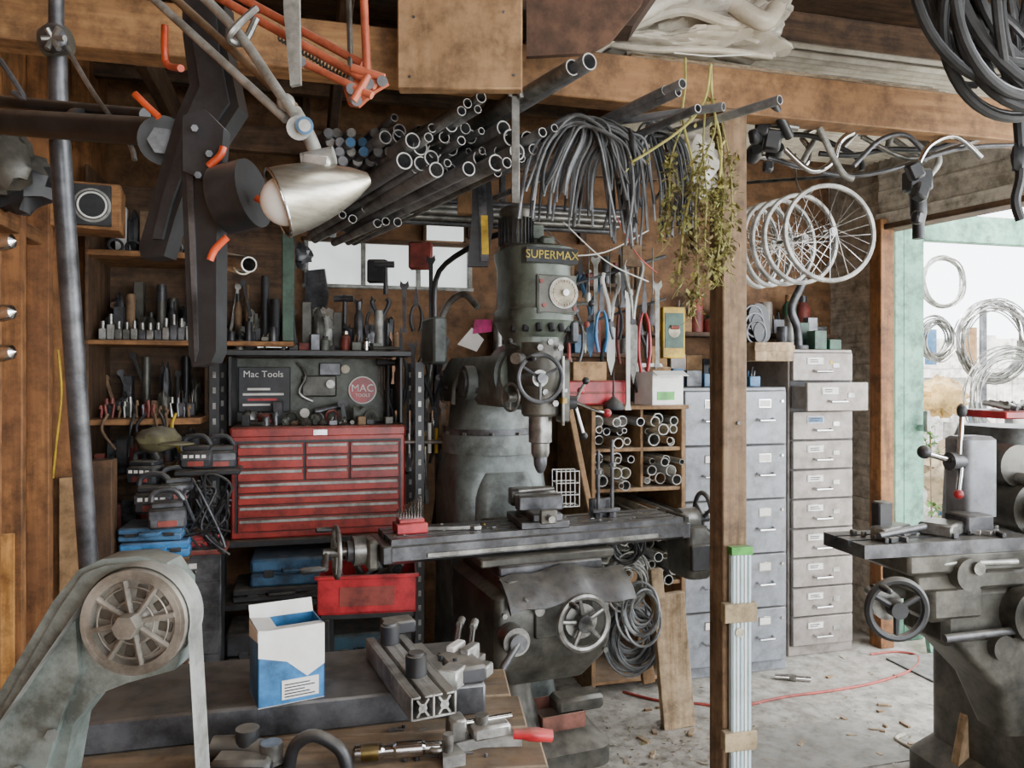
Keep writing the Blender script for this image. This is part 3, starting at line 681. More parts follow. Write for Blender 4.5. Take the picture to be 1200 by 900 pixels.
o=B('red_parts_basket',T(P(432,708,2.95))@RZ(8))
W2=.18
o.b3(-W2,W2,-.12,.12,0,.01,M_red2)
for y in(-.12,.115): o.b3(-W2,W2,y,y+.006,0,.14,M_red2,.002)
for x in(-W2,W2-.006): o.b3(x,x+.006,-.12,.12,0,.14,M_red2,.002)
o.b3(-W2-.01,W2+.01,-.13,-.115,.13,.145,M_red2,.003); o.b3(-W2-.01,W2+.01,.115,.13,.13,.145,M_red2,.003); o.b3(-.1,.1,-.124,-.121,.03,.1,M_redd,.002)
o.tube([(.05,0,.02),(.12,0,.18),(.16,.02,.3)],.012,M_blkg,8,sm=4)
for i in range(10): o.cyl((R_(-.15,.15),R_(-.08,.08),.04),(R_(-.15,.15),R_(-.08,.08),.17),.012,random.choice(DK),seg=8)
o.done()
o=B('basket_stand',T(P(432,708,2.95))@RZ(8)); zt=P(432,708,2.95).z
o.b3(-.17,.17,-.11,.11,-.02,-.001,M_blk,.002)
for x in(-.15,.15):
    for y in(-.1,.1): o.b3(x-.012,x+.012,y-.012,y+.012,-zt,-.02,M_blk,.002)
o.b3(-.15,.15,-.1,.1,-zt+.15,-zt+.17,M_blk,.002); o.done()
def powertool(name,M,mt=M_blkg,acc=M_yel):
    o=B(name,M)
    o.cyl((-.07,0,.14),(.06,0,.14),.035,mt,seg=16); o.cyl((.06,0,.14),(.11,0,.14),.024,M_steeld,r2=.016,seg=16)
    o.loft([(-.03,0,.03,.045,.035,.014),(-.02,0,.08,.04,.034,.014),(-.02,0,.13,.05,.04,.014)],mt); o.b3(-.07,.03,-.03,.03,0,.045,acc,.008); o.b3(.0,.015,-.012,.012,.09,.12,acc,.003)
    return o.done()
powertool('cordless_drill',T(P(420,760,2.95).x,2.95,.171)@RZ(30),M_blkg,M_yel)

# ---------------------------------------------------------------- left shelving
o=B('wooden_wall_shelving',ROOM)
o.b3(-.86,-.42,3.42,3.78,1.985,2.01,W_orX); o.b3(-.86,-.42,3.42,3.78,1.625,1.645,W_orX); o.b3(-.86,-.42,3.38,3.78,1.3,1.325,W_orX)
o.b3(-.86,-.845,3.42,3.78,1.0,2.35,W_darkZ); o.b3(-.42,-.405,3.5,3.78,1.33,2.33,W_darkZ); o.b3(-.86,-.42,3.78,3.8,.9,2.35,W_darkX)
o.b3(-.86,-.42,3.42,3.78,.86,.88,W_darkX); o.b3(-.86,-.42,3.42,3.78,1.08,1.095,W_darkX)
for r in(-.845,-.445): o.b3(r,r+.025,3.42,3.46,0,.86,W_darkZ); o.b3(r,r+.025,3.74,3.78,0,.86,W_darkZ)
o.done()
o=B('wall_shelf',ROOM); o.b3(-.4,-.05,3.42,3.78,1.625,1.645,W_orX); o.b3(-.4,-.05,3.79,3.81,1.63,2.3,W_darkX); o.done()
o=B('shelf_bracket_post',ROOM); o.b3(-.1,-.05,3.44,3.48,1.647,2.2,mat('green_steel','46604f',.5,.2,'32483b',6,.1)); o.done()
row('socket_set',-.82,-.46,3.47,1.647,12,(.07,.11),(.025,.03),[M_steeld,M_alum,M_steel],'d',.005)
row('fixture_row',-.82,-.46,3.57,1.647,9,(.08,.2),(.04,.08),MD+[M_alum],'bcjgwp')
row('fixture_row',-.82,-.46,3.7,1.647,8,(.14,.29),(.04,.08),MD+[M_redd],'bcjgw',.02)
row('bottle_row',-.36,-.12,3.68,1.647,6,(.14,.32),(.03,.06),MD+[M_redd],'tbgcjw')
row('punch_row',-.36,-.12,3.5,1.647,7,(.04,.13),(.03,.05),MD,'cdglp')
row('router_bit_row',-.82,-.46,3.45,1.327,16,(.04,.09),(.018,.024),[M_redd,M_steel,M_steeld,M_tan],'t',.01)
row('tool_holder_row',-.82,-.46,3.56,1.327,10,(.06,.18),(.03,.07),MD+[M_redd],'tbgwrp',.03)
row('tool_holder_row',-.82,-.46,3.7,1.327,9,(.14,.28),(.04,.08),MD,'jbgwc',.03)
row('loose_clamp_row',-.8,-.45,3.55,2.012,6,(.03,.06),(.07,.09),[M_steeld,M_steel],'cr')
row('jar_row',-.8,-.46,3.66,2.012,7,(.1,.26),(.04,.06),[M_blkg,M_white,M_tan,M_steeld],'jcbg')
row('power_tool_battery_row',-.84,-.47,3.5,.882,7,(.08,.18),(.05,.09),[M_blkg,M_steeld,M_redd,M_blue2],'bbcg')
row('shelf_clutter_row',-.84,-.46,3.5,1.097,9,(.05,.16),(.05,.09),[M_blkg,M_steeld,M_tan,M_redd,M_panel],'bjlggp')
row('shelf_clutter_row',-.84,-.46,3.67,1.097,7,(.1,.19),(.05,.08),[M_blkg,M_steeld,M_blkg,M_panel],'bjg')
o=B('coiled_strap_bundle',ROOM)
for i in range(8):
    x=R_(-.8,-.5); z=1.325; o.tube([(x,3.39,z+.02),(x+R_(-.03,.03),3.365,z-.04),(x+R_(-.04,.04),3.37,z-R_(.08,.18))],.006,random.choice([M_blk,M_tan,M_yel,M_blkg]),6,sm=5)
o.done()
sp=B('loudspeaker',T(P(86,240,2.7))@RZ(22))
sp.b3(-.1,.15,0,.18,-.08,.085,W_orX,.005); sp.b3(.0,.12,-.012,0,-.07,.075,M_blkg,.004)
sp.cyl((.06,-.012,0),(.06,-.018,0),.06,M_alum,seg=32); sp.lathe([(.052,0),(.035,-.012),(.018,-.018),(.016,-.01),(0,-.004)],M_white,(.06,-.02,0),(0,-1,0),28); sp.cyl((.06,-.02,0),(.06,-.0215,0),.052,M_blk,seg=28)
sp.ring((.06,-.02,0),.045,.004,M_white,(0,1,0)); sp.done()
q=P(52,0,2.78); o=B('trim_3',T(q.x,q.y,0)@RZ(15)); o.b3(-.1,.1,-.02,.02,0,2.15,W_orZ,.004); o.done()
q=P(8,0,2.45); o=B('trim_4',T(q.x,q.y,0)@RZ(15)); o.b3(-.06,.05,-.02,.02,0,2.15,W_orZ,.004); o.b3(-.07,.03,-.03,-.02,0,1.0,W_sunZ,.002); o.done()  # low pale face board paints a patch of sun on the trim
o=B('dark_hanging_bag'); o.sph(P(20,215,2.3),.11,M_blkg,(1,.6,.8),18,nz=.4); o.sph(P(-5,190,2.2),.1,M_milld,(1,.6,1),18,nz=.4); o.done()
o=B('yellow_rope'); o.tube([P(68,410,2.7),P(72,460,2.69),P(66,520,2.69),P(62,560,2.7)],.004,M_yel,6,sm=5); o.done()
q=P(218,0,3.0); o=B('small_parts_drawer_unit',T(q.x,q.y,0)@RZ(15))
o.b3(-.13,.13,0,.13,0,.8,M_steeld,.004); o.b3(-.15,.15,-.03,.13,.8,.82,M_redd,.004)
for i in range(8): o.b3(-.12,.12,-.008,0,.03+i*.095,.115+i*.095,M_steeld,.003); o.b3(-.04,.04,-.02,-.008,.06+i*.095,.075+i*.095,M_chrome,.002); o.b3(-.04,.04,-.0095,-.008,.08+i*.095,.1+i*.095,M_paper,0)
o.done()
o=B('red_tool_case',T(q.x+.01,q.y+.05,.821)@RZ(24)); o.b3(-.1,.1,-.05,.05,0,.05,M_red2,.01); o.tube([(-.04,-.05,.03),(-.03,-.07,.03),(.03,-.07,.03),(.04,-.05,.03)],.006,M_redd,8); o.done()
case('blue_organizer_case',T(P(185,648,2.95))@RZ(18),.24,.2,.06,M_blue)
case('blue_organizer_case',T(P(182,628,2.95))@RZ(14),.22,.2,.05,M_blue2)
o=B('organizer_stand',T(P(185,648,2.95))@RZ(18)); z0=P(185,650,2.95).z; o.b3(-.12,.12,-.1,.1,-.02,-.001,W_darkX)
for x in(-.1,.1):
    for y in(-.08,.08): o.b3(x-.015,x+.015,y-.015,y+.015,-z0,-.02,W_darkZ)
o.done()
def battery(name,M,mt=M_blkg,lab=True):
    o=B(name,M); o.b3(-.06,.06,-.045,.045,0,.07,mt,.01); o.b3(-.05,.05,-.04,.04,.07,.09,mt,.006); o.b3(-.03,.03,-.048,-.044,.01,.03,M_redd,.002)
    o.b3(-.055,.055,-.047,-.044,.035,.062,M_steeld,.002)
    if lab:
        for i in range(4): o.b3(-.045+.023*i,-.03+.023*i,-.0485,-.047,.043,.055,M_paper,.0)
    o.tube([(-.05,0,.09),(-.04,0,.12),(.02,0,.125),(.05,0,.09)],.01,mt,8,sm=3)
    return o.done()
battery('tool_battery',T(P(232,548,3.05))@RZ(10)); battery('tool_battery',T(P(259,548,3.1))@RZ(20),M_blkg,False)
battery('tool_battery',T(P(182,600,2.95))@RZ(14)@Matrix.Scale(1.15,4)); battery('tool_battery',T(P(196,618,2.86))@RZ(24)@Matrix.Scale(1.1,4),M_steeld,False)
battery('tool_battery',T(P(172,566,3.0))@RZ(-8))
battery('tool_battery',T(P(206,586,3.0))@RZ(40),M_blkg,False)
o=B('battery_shelf',ROOM); q=ROOM.inverted()@P(245,549,3.05); o.b3(q.x-.12,q.x+.12,q.y-.06,q.y+.1,q.z-.02,q.z-.001,M_blk); o.b3(q.x-.11,q.x-.08,q.y+.06,q.y+.09,.85,q.z-.02,M_blk); o.done()
o=B('work_cap'); o.sph(P(185,515,3.0),.085,mat('cap_khaki','77724f',.8,0,'524e36',8,.2),(1,1,.6),18,nz=.2); o.sph(P(206,520,2.95),.07,mat('cap_khaki','6f6a4a'),(1,.8,.12)); o.done()
row('box_stack',-.86,-.68,3.1,0,2,(1.1,1.2),(.08,.09),[M_tan,W_darkZ,M_card],'b')
o=B('tangled_power_cord')
for i in range(12):
    pts=[P(R_(200,272),R_(555,650),3.0+R_(-.05,.05)) for _ in range(6)]; o.tube(pts,.005,random.choice([M_blk,M_blkg,M_steeld]),6,sm=6)
o.done()

# ---------------------------------------------------------------- hanging tools
def hang(o,u,v0,v1,D,kind,mt,mt2=None):
    a=P(u,v0,D);b=P(u,v1,D);L=a.z-b.z;mt2=mt2 or mt
    if kind=='pliers':
        j=a+Vector((0,0,-L*.35)); 
        o.prism([(-.012,0),(-.004,L*.3),(0,L*.32),(.004,L*.3),(.012,0),(.008,-.02),(-.008,-.02)],.008,M_steeld,T(j)@FACE)
        for s in(-1,1): o.tube([j,j+Vector((s*.02,0,-L*.15)),j+Vector((s*.026,0,-L*.4)),j+Vector((s*.014,0,-L*.62))],[.005,.007,.009,.008],mt,8,sm=5)
    elif kind=='shears':
        j=a+Vector((0,0,-L*.5)); o.cyl(j+Vector((0,-.008,0)),j+Vector((0,.008,0)),.014,M_steeld,seg=12)
        for s in(-1,1): o.tube([j,j+Vector((s*.012,0,L*.2)),j+Vector((s*.04,0,L*.42)),j+Vector((s*.03,0,L*.5))],[.008,.01,.011,.011],mt,8,sm=5); o.prism([(0,0),(s*.02,-.02),(s*.018,-L*.35),(0,-L*.5)],.004,mt2,T(j)@FACE)
    elif kind=='hammer':
        o.cyl(a,b,.009,mt,r2=.012,seg=10); o.cyl(a+Vector((-.05,0,-.02)),a+Vector((.04,0,-.02)),.016,mt2,seg=12)
    elif kind=='wrench':
        o.prism([(-.01,0),(-.022,.02),(-.018,.045),(-.006,.03),(.006,.03),(.018,.045),(.022,.02),(.01,0),(.008,-L+.03),(.014,-L),(-.014,-L),(-.008,-L+.03)],.006,mt,T(a+Vector((0,0,-.04)))@FACE)
    elif kind=='snip':
        j=a+Vector((0,0,-L*.3)); o.sph(j,.02,M_steeld,(1,.5,1.2))
        for s in(-1,1): o.tube([j,j+Vector((s*.03,0,-L*.2)),j+Vector((s*.035,0,-L*.45)),j+Vector((s*.012,0,-L*.7))],.008,mt,8,sm=5)
        o.prism([(-.014,0),(0,L*.3),(.014,0)],.008,M_steeld,T(j)@FACE)
o=B('hanging_shears_and_pliers')
for (u,v0,v1,k,mt) in((452,305,345,'hammer',M_blkg),(470,380,470,'pliers',M_blkg),(484,400,480,'wrench',M_steeld),(495,385,470,'pliers',M_blkg),(514,395,490,'shears',M_blkg),(478,470,550,'pliers',M_alum),(500,475,545,'pliers',M_blkg),(520,470,560,'wrench',M_steel),(462,390,440,'wrench',M_chrome),(505,300,380,'wrench',M_blkg),(455,420,490,'hammer',M_blkg),(464,455,560,'shears',M_blkg),(512,520,600,'wrench',M_blkg),(490,455,530,'pliers',M_steeld),(508,440,520,'shears',M_blkg),(474,330,380,'wrench',M_steeld),(488,335,390,'pliers',M_blkg),(522,410,470,'pliers',M_steeld),(436,345,395,'pliers',M_blkg),(420,350,400,'wrench',M_steeld),(446,350,420,'shears',M_blkg),(404,345,395,'hammer',M_steeld)):
    hang(o,u,v0,v1,3.62,k,mt)
for u in(466,482,508): o.b3(P(u,0,3.6).x-.006,P(u,0,3.6).x+.006,3.55,3.6,P(0,520,3.6).z,P(0,480,3.6).z,M_chrome)
o.b3(P(448,0,3.7).x,P(530,0,3.7).x,3.66,3.69,P(0,522,3.7).z,P(0,512,3.7).z,M_steeld); o.b3(P(470,0,3.5).x,P(540,0,3.5).x,3.45,3.62,P(0,519,3.5).z,P(0,515,3.5).z,M_steel)
for i in range(9): x=P(472+i*8,0,3.5).x; z=P(0,515,3.5).z; o.cyl((x,3.48,z-.06),(x,3.48,z+R_(.02,.08)),.008,random.choice([M_yel,M_steel,M_blk,M_steeld,M_white]),seg=8)
o.done()
o=B('hanging_pliers')
lst=[(660,345,440,'pliers',M_redd),(674,335,430,'snip',M_steeld),(692,325,420,'shears',M_blue2),(705,330,415,'pliers',M_blue),(716,320,440,'shears',M_white),(730,310,430,'pliers',M_redd),(742,305,450,'shears',M_alum),(755,320,440,'pliers',M_red2),(764,345,435,'pliers',M_steeld),(736,340,470,'wrench',M_white),(722,330,400,'pliers',M_steeld),(750,360,460,'snip',M_blkg),(770,330,420,'wrench',M_alum),(698,300,380,'wrench',M_alum),(712,370,440,'pliers',M_blkg),(730,290,350,'wrench',M_steeld),(746,285,340,'hammer',M_tan),(680,300,350,'pliers',M_steeld)]
for i,(u,v0,v1,k,mt) in enumerate(lst): hang(o,u,v0,v1,3.45+.04*(i%3),k,mt)
a=P(650,340,3.48);b=P(780,300,3.5); o.cyl(a,b,.008,M_steeld,seg=8); o.cyl(P(650,390,3.5),P(780,350,3.52),.006,M_steeld,seg=8)
o.box(P(740,300,3.45),(.09,.02,.1),M_tan,.006)
for u in(665,690,715,740,765): o.cyl(P(u,290,3.5),P(u,345,3.47),.003,M_steel,seg=6)
o.done()
o=B('hanging_tool_belt',T(P(564,255,2.72))@Matrix.Scale(.8,4)) 
o.prism([(-.04,.2),(.04,.22),(.055,.0),(.03,-.22),(-.06,-.22),(-.04,0)],.03,M_blkg,FACE); o.prism([(-.015,.16),(.02,.16),(.035,-.2),(.0,-.2)],.006,M_steeld,T(0,-.034,0)@FACE)
o.prism([(.0,.0),(.03,.0),(.035,-.17),(.005,-.17)],.004,M_yel,T(0,-.042,0)@FACE); o.done()
o=B('power_cable_conduit'); o.tube([P(500,590,3.7),P(497,500,3.7),P(515,380,3.65),P(540,345,3.6),P(560,360,3.55)],.016,M_steel,10,sm=6); o.tube([P(512,400,3.7),P(510,480,3.7),P(515,560,3.7),P(505,640,3.7)],.014,M_blk,8,sm=5); o.done()
o=B('pink_tag'); o.prism([(-.04,-.03),(.04,-.02),(.04,.03),(-.03,.03)],.004,mat('magenta','d83a8c',.5,0,'b82a70',6,0),T(P(565,383,3.2))@FACE); o.prism([(-.06,-.02),(.02,-.05),(.05,.0),(.0,.05)],.003,M_white,T(P(553,398,3.2))@FACE); o.done()
o=B('hanging_wires')
for (a,b_) in(((655,300),(760,270)),((650,310),(590,330)),((720,250),(770,320)),((640,270),(700,300)),((660,260),(760,330))):
    p=P(*a,3.25);q=P(*b_,3.35); o.tube([p,(p+q)/2-Vector((0,0,.04)),q],.003,random.choice([M_blk,M_cord,M_white]),5,sm=6)
o.done()

# ---------------------------------------------------------------- cubby unit and boxes
o=B('pipe_storage_cubby',ROOM)
o.b3(1.28,1.3,3.35,3.85,0,1.34,W_plyl); o.b3(1.74,1.76,3.35,3.85,0,1.34,W_plyl); o.b3(1.26,1.77,3.33,3.85,1.34,1.36,W_plyl); o.b3(1.53,1.545,3.36,3.85,.97,1.34,W_plyl)
for z in(.05,.5,.95,1.14): o.b3(1.3,1.74,3.36,3.85,z,z+.018,W_plyl)
o.b3(1.28,1.76,3.85,3.87,0,1.34,W_darkX); o.done()
o=B('pipe_offcuts',ROOM)
for (za,zb) in((.97,1.14),(1.16,1.33),(.52,.9)):
    z=za+.03
    while z<zb-.02:
        r=1.33
        while r<1.72:
            q=R_(.012,.03)
            if r+q>1.52 and r-q<1.56: r=1.56+q
            if r>1.71: break
            if random.random()<.92: o.pipe((r,R_(3.25,3.4),z+R_(-.01,.01)),(r,3.83,z),q,random.choice([M_alum,M_cream,M_steel,M_white,M_tubl,M_card,M_alu]),seg=12,cut=M_cut)
            r+=2*q+.003
        z+=.05
o.done()
def cbox(name,u,v,D,w,d,h,mt,rot=15,open_=False,lab=False):
    o=B(name,T(P(u,v,D))@RZ(rot))
    if open_:
        o.b3(-w/2,w/2,-d/2,d/2,0,.004,mt,0)
        for y in(-d/2,d/2-.003): o.b3(-w/2,w/2,y,y+.003,0,h,mt,.0)
        for x in(-w/2,w/2-.003): o.b3(x,x+.003,-d/2,d/2,0,h,mt,.0)
        o.box((0,-d/2-.02,h-.008),(w,.045,.003),mt,0,(28,0,0)); o.box((0,d/2+.012,h+.02),(w,.05,.003),mt,0,(50,0,0))
    else: o.b3(-w/2,w/2,-d/2,d/2,0,h,mt,.003); o.b3(-w/2-.001,w/2+.001,-.02,.02,0,h+.001,M_tape,0)
    if lab: o.b3(-w*.35,w*.2,-d/2-.002,-d/2,h*.15,h*.4,M_green,0)
    return o.done()
cbox('cardboard_box',686,446,3.5,.16,.12,.085,M_card,15)
cbox('cardboard_box',772,474,3.52,.17,.14,.15,M_white,25,True,True)
cbox('cardboard_box',768,455,3.62,.12,.1,.1,M_card,5)
o=B('red_first_aid_case',T(P(697,474,3.5))@RZ(15)); o.b3(-.15,.13,-.06,.08,0,.11,M_red2,.008); o.b3(-.15,.13,-.065,-.06,.05,.06,M_redd); o.done()
o=B('picture_tin',T(P(788,420,3.75))@RZ(12)); o.b3(-.058,.058,-.02,.02,0,.25,M_yel,.004); o.b3(-.048,.048,-.023,-.02,.05,.22,M_dkgreen,.002); o.cyl((0,-.023,.13),(0,-.025,.13),.03,M_cream,seg=20); o.cyl((-.02,-.025,.15),(.02,-.027,.15),.01,M_redd); o.done()
o=B('oil_can',T(P(719,480,3.42))); o.lathe([(.045,0),(.048,.008),(.04,.03),(.015,.05),(.006,.06),(.005,.1),(.002,.17),(0,.17)],M_blkg); o.done()
o=B('wire_basket',T(P(663,592,3.3))@RZ(10))
for z in(0,.05,.1,.15): o.tube([(-.05,-.04,z),(.05,-.04,z),(.05,.04,z),(-.05,.04,z)],.0022,M_white,6,closed=True)
for i in range(6):
    x=-.05+.02*i; o.cyl((x,-.04,0),(x,-.04,.15),.0018,M_white,seg=6); o.cyl((x,.04,0),(x,.04,.15),.0018,M_white,seg=6); o.cyl((x,-.04,0),(x,.04,0),.0018,M_white,seg=6)
o.done()
def lean(name,u0,v0,u1,v1,D0,D1,w,th,mt):
    a=P(u0,v0,D0);b=P(u1,v1,D1);o=B(name); d=(b-a);L=d.length;z=d.normalized();x=Vector((1,.25,0));x=(x-z*x.dot(z)).normalized();y=z.cross(x)
    Q=Matrix(((x.x,y.x,z.x,a.x),(x.y,y.y,z.y,a.y),(x.z,y.z,z.z,a.z),(0,0,0,1)))
    o.X=Q; o.b3(-w/2,w/2,-th/2,th/2,0,L,mt,.003); 
    return o
o=lean('leaning_plank',795,852,782,695,3.28,3.3,.145,.035,W_plank); o.b3(-.075,-.02,-.018,.018,.55,.68,W_plank,.003); o.done()
o=lean('leaning_plank',760,800,742,668,3.55,3.55,.06,.03,W_plyl); o.done()
o=lean('leaning_plank',700,640,668,480,3.35,3.45,.025,.02,W_plyl); o.done()
def hosecoil(name,u,v,D,R,n,mt,sq=1.3,r=.006):
    o=B(name,T(P(u,v,D)))
    for i in range(n):
        q=R*R_(.6,1.05); cx=R_(-.02,.02);cy=R_(-.06,.06);cz=R_(-.03,.03);ax=Vector((R_(-.4,.4),-1,R_(-.2,.2))); x,y=o.frame(ax)
        o.tube([Vector((cx,cy,cz))+x*math.cos(t)*q+y*math.sin(t)*q*sq for t in [2*math.pi*k/26 for k in range(26)]],r,mt,6,closed=True)
    return o.done()
hosecoil('cable_housing_coil',740,745,3.4,.11,20,M_hose,1.3)
hosecoil('cable_housing_coil',735,680,3.3,.09,14,M_alum,1.2,.005)
hosecoil('cable_housing_coil',750,715,3.3,.08,10,M_tubl,1.5)
hosecoil('black_cable_coil',735,640,3.3,.07,8,M_blk,1)

# ---------------------------------------------------------------- rafter storage: tubes
td=Vector((-.5,.866,0))
def tubeset(name,ends,L,mts):
    o=B(name)
    for e in ends:
        u,v,D,r=e[:4]; a=P(u,v,D); mt=random.choice(mts); d=td.copy(); d.rotate(Matrix.Rotation(math.radians(R_(-2,2)),3,'Z')); d.z=R_(-.01,.01)
        l=e[4] if len(e)>4 else L
        o.pipe(a,a+d*l,r,mt,seg=16,cut=M_cut)
    return o.done()
TS=[M_tubs,M_tubl,M_tubs,M_tubl,M_tubs,M_steel]
tubeset('steel_tube_bundle',[(691,72,2.03,.023),(671,79,2.05,.022),(564,114,2.2,.016),(548,121,2.2,.014),(541,130,2.2,.014),(560,128,2.22,.012)],1.6,TS)
tubeset('steel_tube_bundle',[(800,98,2.1,.014),(795,108,2.12,.012),(818,127,2.12,.012),(780,106,2.15,.014),(636,155,2.25,.014),(650,150,2.3,.012)],1.7,TS)
ends=[]
for k,(v,u0,u1) in enumerate(((137,462,476),(150,470,600),(163,450,640),(176,470,650),(189,475,620),(201,490,590))):
    u=u0
    while u<=u1: ends.append((u+R_(-4,4),v+R_(-4,4),2.38+R_(-.08,.12),R_(.010,.027))); u+=R_(14,24)
tubeset('steel_tube_bundle',ends,1.1,TS)
o=B('steel_tube'); a=P(914,117,2.1); b=P(755,166,2.5); o.pipe(a,b,.013,M_tubs,cut=M_cut); o.done()
o=B('steel_tube'); o.pipe(P(848,125,2.15),P(630,155,2.6),.012,M_tubs,cut=M_cut); o.done()
o=B('capped_rod_bundle')
for j in range(4):
    for i in range(6):
        if random.random()<.85:
            a=P(383+i*14+R_(-3,3)+j*2,156+j*11,2.5+R_(-.05,.05)); 
            o.cyl(a,a+Vector((-.25,.5,0)),.017,M_steeld,seg=12); o.cyl(a-Vector((0,.006,0)),a,.015,random.choice([M_cabg,M_blue2,M_hose,M_alum,M_steel]),seg=12)
o.done()
tubeset('steel_tube_bundle',[(402+i*13+R_(-2,2),252+R_(-10,10),2.9,R_(.012,.018)) for i in range(7)],.5,TS)
o=B('horizontal_pipe_rack',ROOM)
for i in range(9): o.cyl((-.1+.02*i,3.15+i*.04,2.18+(i%3)*.03),(1.4,3.2+i*.04,2.19+(i%3)*.03),.014,random.choice([M_steeld,M_tubs,M_steel]),seg=12)
for r in(.1,.9): o.b3(r,r+.03,3.1,3.6,2.13,2.16,M_steeld); o.b3(r,r+.03,3.58,3.6,2.13,2.62,M_steeld)
o.done()
o=B('hanger_strap'); o.b3(P(604,0,2.3).x-.012,P(604,0,2.3).x+.012,2.2,2.212,P(0,238,2.2).z,P(0,112,2.2).z,M_steel,.002); o.tube([P(597,112,2.2),P(600,105,2.19),P(608,105,2.19),P(611,115,2.19)],.008,M_steel,8,sm=4); o.done()
o=B('short_wood_block'); o.b3(P(536,0,2.9).x,P(556,0,2.9).x,2.9,2.95,P(0,250,2.9).z,2.35,W_plyl); o.b3(P(596,0,2.6).x,P(655,0,2.6).x,2.6,2.64,P(0,182,2.6).z,P(0,158,2.6).z,W_plyl); o.done()
o=B('draped_cable_housing')
for i in range(50):
    t=i/49; D=2.36+R_(-.07,.09)
    ul=612+t*82+R_(-5,5); top=132+R_(0,14)+8*t; um=664+t*40
    ur=700+t*35+R_(-6,22); vb=R_(190,292)
    pts=[P(ul+R_(-6,6),R_(210,262)+t*8,D),P(ul+5,198,D),P(ul+20,162+t*4,D),P(um,top,D),P(um+24,top+6,D-.02),P(ur+2,R_(160,178),D-.03),P(ur+10,(vb+170)/2,D-.03),P(ur+10+R_(-12,12),vb,D-.03)]
    o.tube(pts,R_(.0034,.0055),random.choice([M_hose,M_hosed,M_hose,M_tubs]),6,sm=5)
for i in range(34):
    D=2.45+R_(-.08,.08); ul=735+R_(-8,12); ur=790+R_(-25,15)
    pts=[P(ul,R_(225,275),D),P(ul+5,200,D),P(ul+15,165,D),P(ul+30,R_(140,160),D),P(ur-5,165,D),P(ur+6,210,D),P(ur+4+R_(-8,8),R_(230,280),D)]
    o.tube(pts,R_(.0038,.005),M_hosed if i%2 else M_hose,6,sm=5)
for i in range(6):
    o.ring(P(740,165+i*3,2.3),.035,.004,M_hosed,(1,0,.3),18,6)
o.done()
o=B('dried_plant_bunch')
stems=[[(832,78),(828,110),(815,135),(790,158),(757,180),(740,190)],[(833,75),(835,120),(845,170),(842,220),(835,250)],[(803,68),(803,100),(800,140),(812,200),(802,260),(795,320)],[(832,100),(838,150),(820,200),(815,260),(818,330),(812,352)],[(830,120),(800,150),(786,190),(784,235),(778,268)],[(845,140),(855,190),(858,250),(852,300)],[(826,130),(824,180),(828,230),(826,290),(835,320)],[(840,160),(848,220),(845,270),(840,310)]]
for sI,st in enumerate(stems):
    D=2.22+.03*(sI%3)
    pts=[P(u,v,D) for u,v in st]; o.tube(pts,.0028 if sI>2 else .004,M_stem if sI<3 else M_plant,6,sm=6)
    for i,(u,v) in enumerate(st):
        if v>175 and sI!=0: 
            leafcloud(o,P(u,v,D),48,.026,[M_plant,M_leafd,M_plant,M_stem],.014); 
            if i+1<len(st): u2,v2=st[i+1]; leafcloud(o,P((u+u2)/2,(v+v2)/2,D),44,.028,[M_plant,M_leafd,M_leafd],.014)
            for _ in range(3):
                a=P(u,v,D); o.tube([a,a+Vector((R_(-.02,.02),R_(-.02,.02),R_(-.04,-.01))),a+Vector((R_(-.04,.04),R_(-.03,.03),R_(-.1,-.04)))],.0011,M_plant,4,sm=3)
        elif v>110: leafcloud(o,P(u,v,D),8,.016,[M_stem,M_plant])
o.done()
o=B('hanging_plastic_bag'); o.sph(P(815,195,2.45),.085,M_plas,(.8,.4,1.1),20,nz=.6); o.done()
o=B('plant_string'); o.tube([P(790,62,2.2),P(833,66,2.2),P(880,64,2.2)],.002,M_white,5); o.done()
o=B('plywood_panel_box'); o.b3(P(468,0,2.1).x,P(612,0,2.1).x,2.06,2.1,P(0,104,2.06).z,2.72,W_plyl,.004)
for (u,v) in((480,90),(602,88),(590,14),(485,20)): p=P(u,v,2.06); o.cyl(p-Vector((0,.002,0)),p,.004,M_steeld,seg=8)
o.done()
BC=mat('brown_card','6a4c38',.8,0,'4a3426',4,.05)
o=B('brown_cardboard_carton'); 
o.plate([(617,-40),(770,-40),(752,4),(716,48),(690,62),(617,66)],2.12,.02,BC); o.plate([(640,-40),(790,-40),(742,30),(640,30)],2.16,.1,mat('brown_card2','4a3628',.8,0,'342419',4,.05)); o.done()
o=B('wrapped_plastic_bundle')
for i,(u,v,D,s,sc,rz) in enumerate([(730,40,2.6,.16,(1.6,.8,.35),10),(800,28,2.6,.16,(1.7,.8,.5),25),(850,42,2.55,.13,(1.7,.8,.45),-10),(885,30,2.6,.11,(1.2,.7,.7),35),(760,15,2.7,.17,(1.6,.8,.35),-12),(840,5,2.75,.16,(1.4,.8,.5),30),(820,48,2.5,.1,(2,.8,.3),5),(770,52,2.5,.09,(2.2,.8,.3),-5)]):
    o.sph(P(u,v,D),s,M_plas,sc,44,(0,-rz,0),nz=.38,nf=1.7)
o.tube([P(700,50,2.45),P(760,58,2.42),P(830,58,2.42),P(905,66,2.45)],.01,M_plas,8,sm=6)
o.tube([P(740,30,2.45),P(800,12,2.42),P(860,28,2.42),P(900,10,2.45)],.018,M_plas,8,sm=6); o.tube([P(690,60,2.4),P(740,20,2.4),P(800,-5,2.45)],.03,M_plas,10,sm=6); o.tube([P(860,5,2.4),P(895,25,2.38),P(910,10,2.4)],.03,M_plas,10,sm=6); o.done()
o=B('lumber_stack',ROOM)
for i in range(3): o.b3(1.0,2.2,2.24+.03*i,2.36+.02*i,2.492+i*.02,2.51+i*.02,W_plank if i%2 else W_grayX,.002)
o.done()
o=B('corrugated_sheet_stack',ROOM)
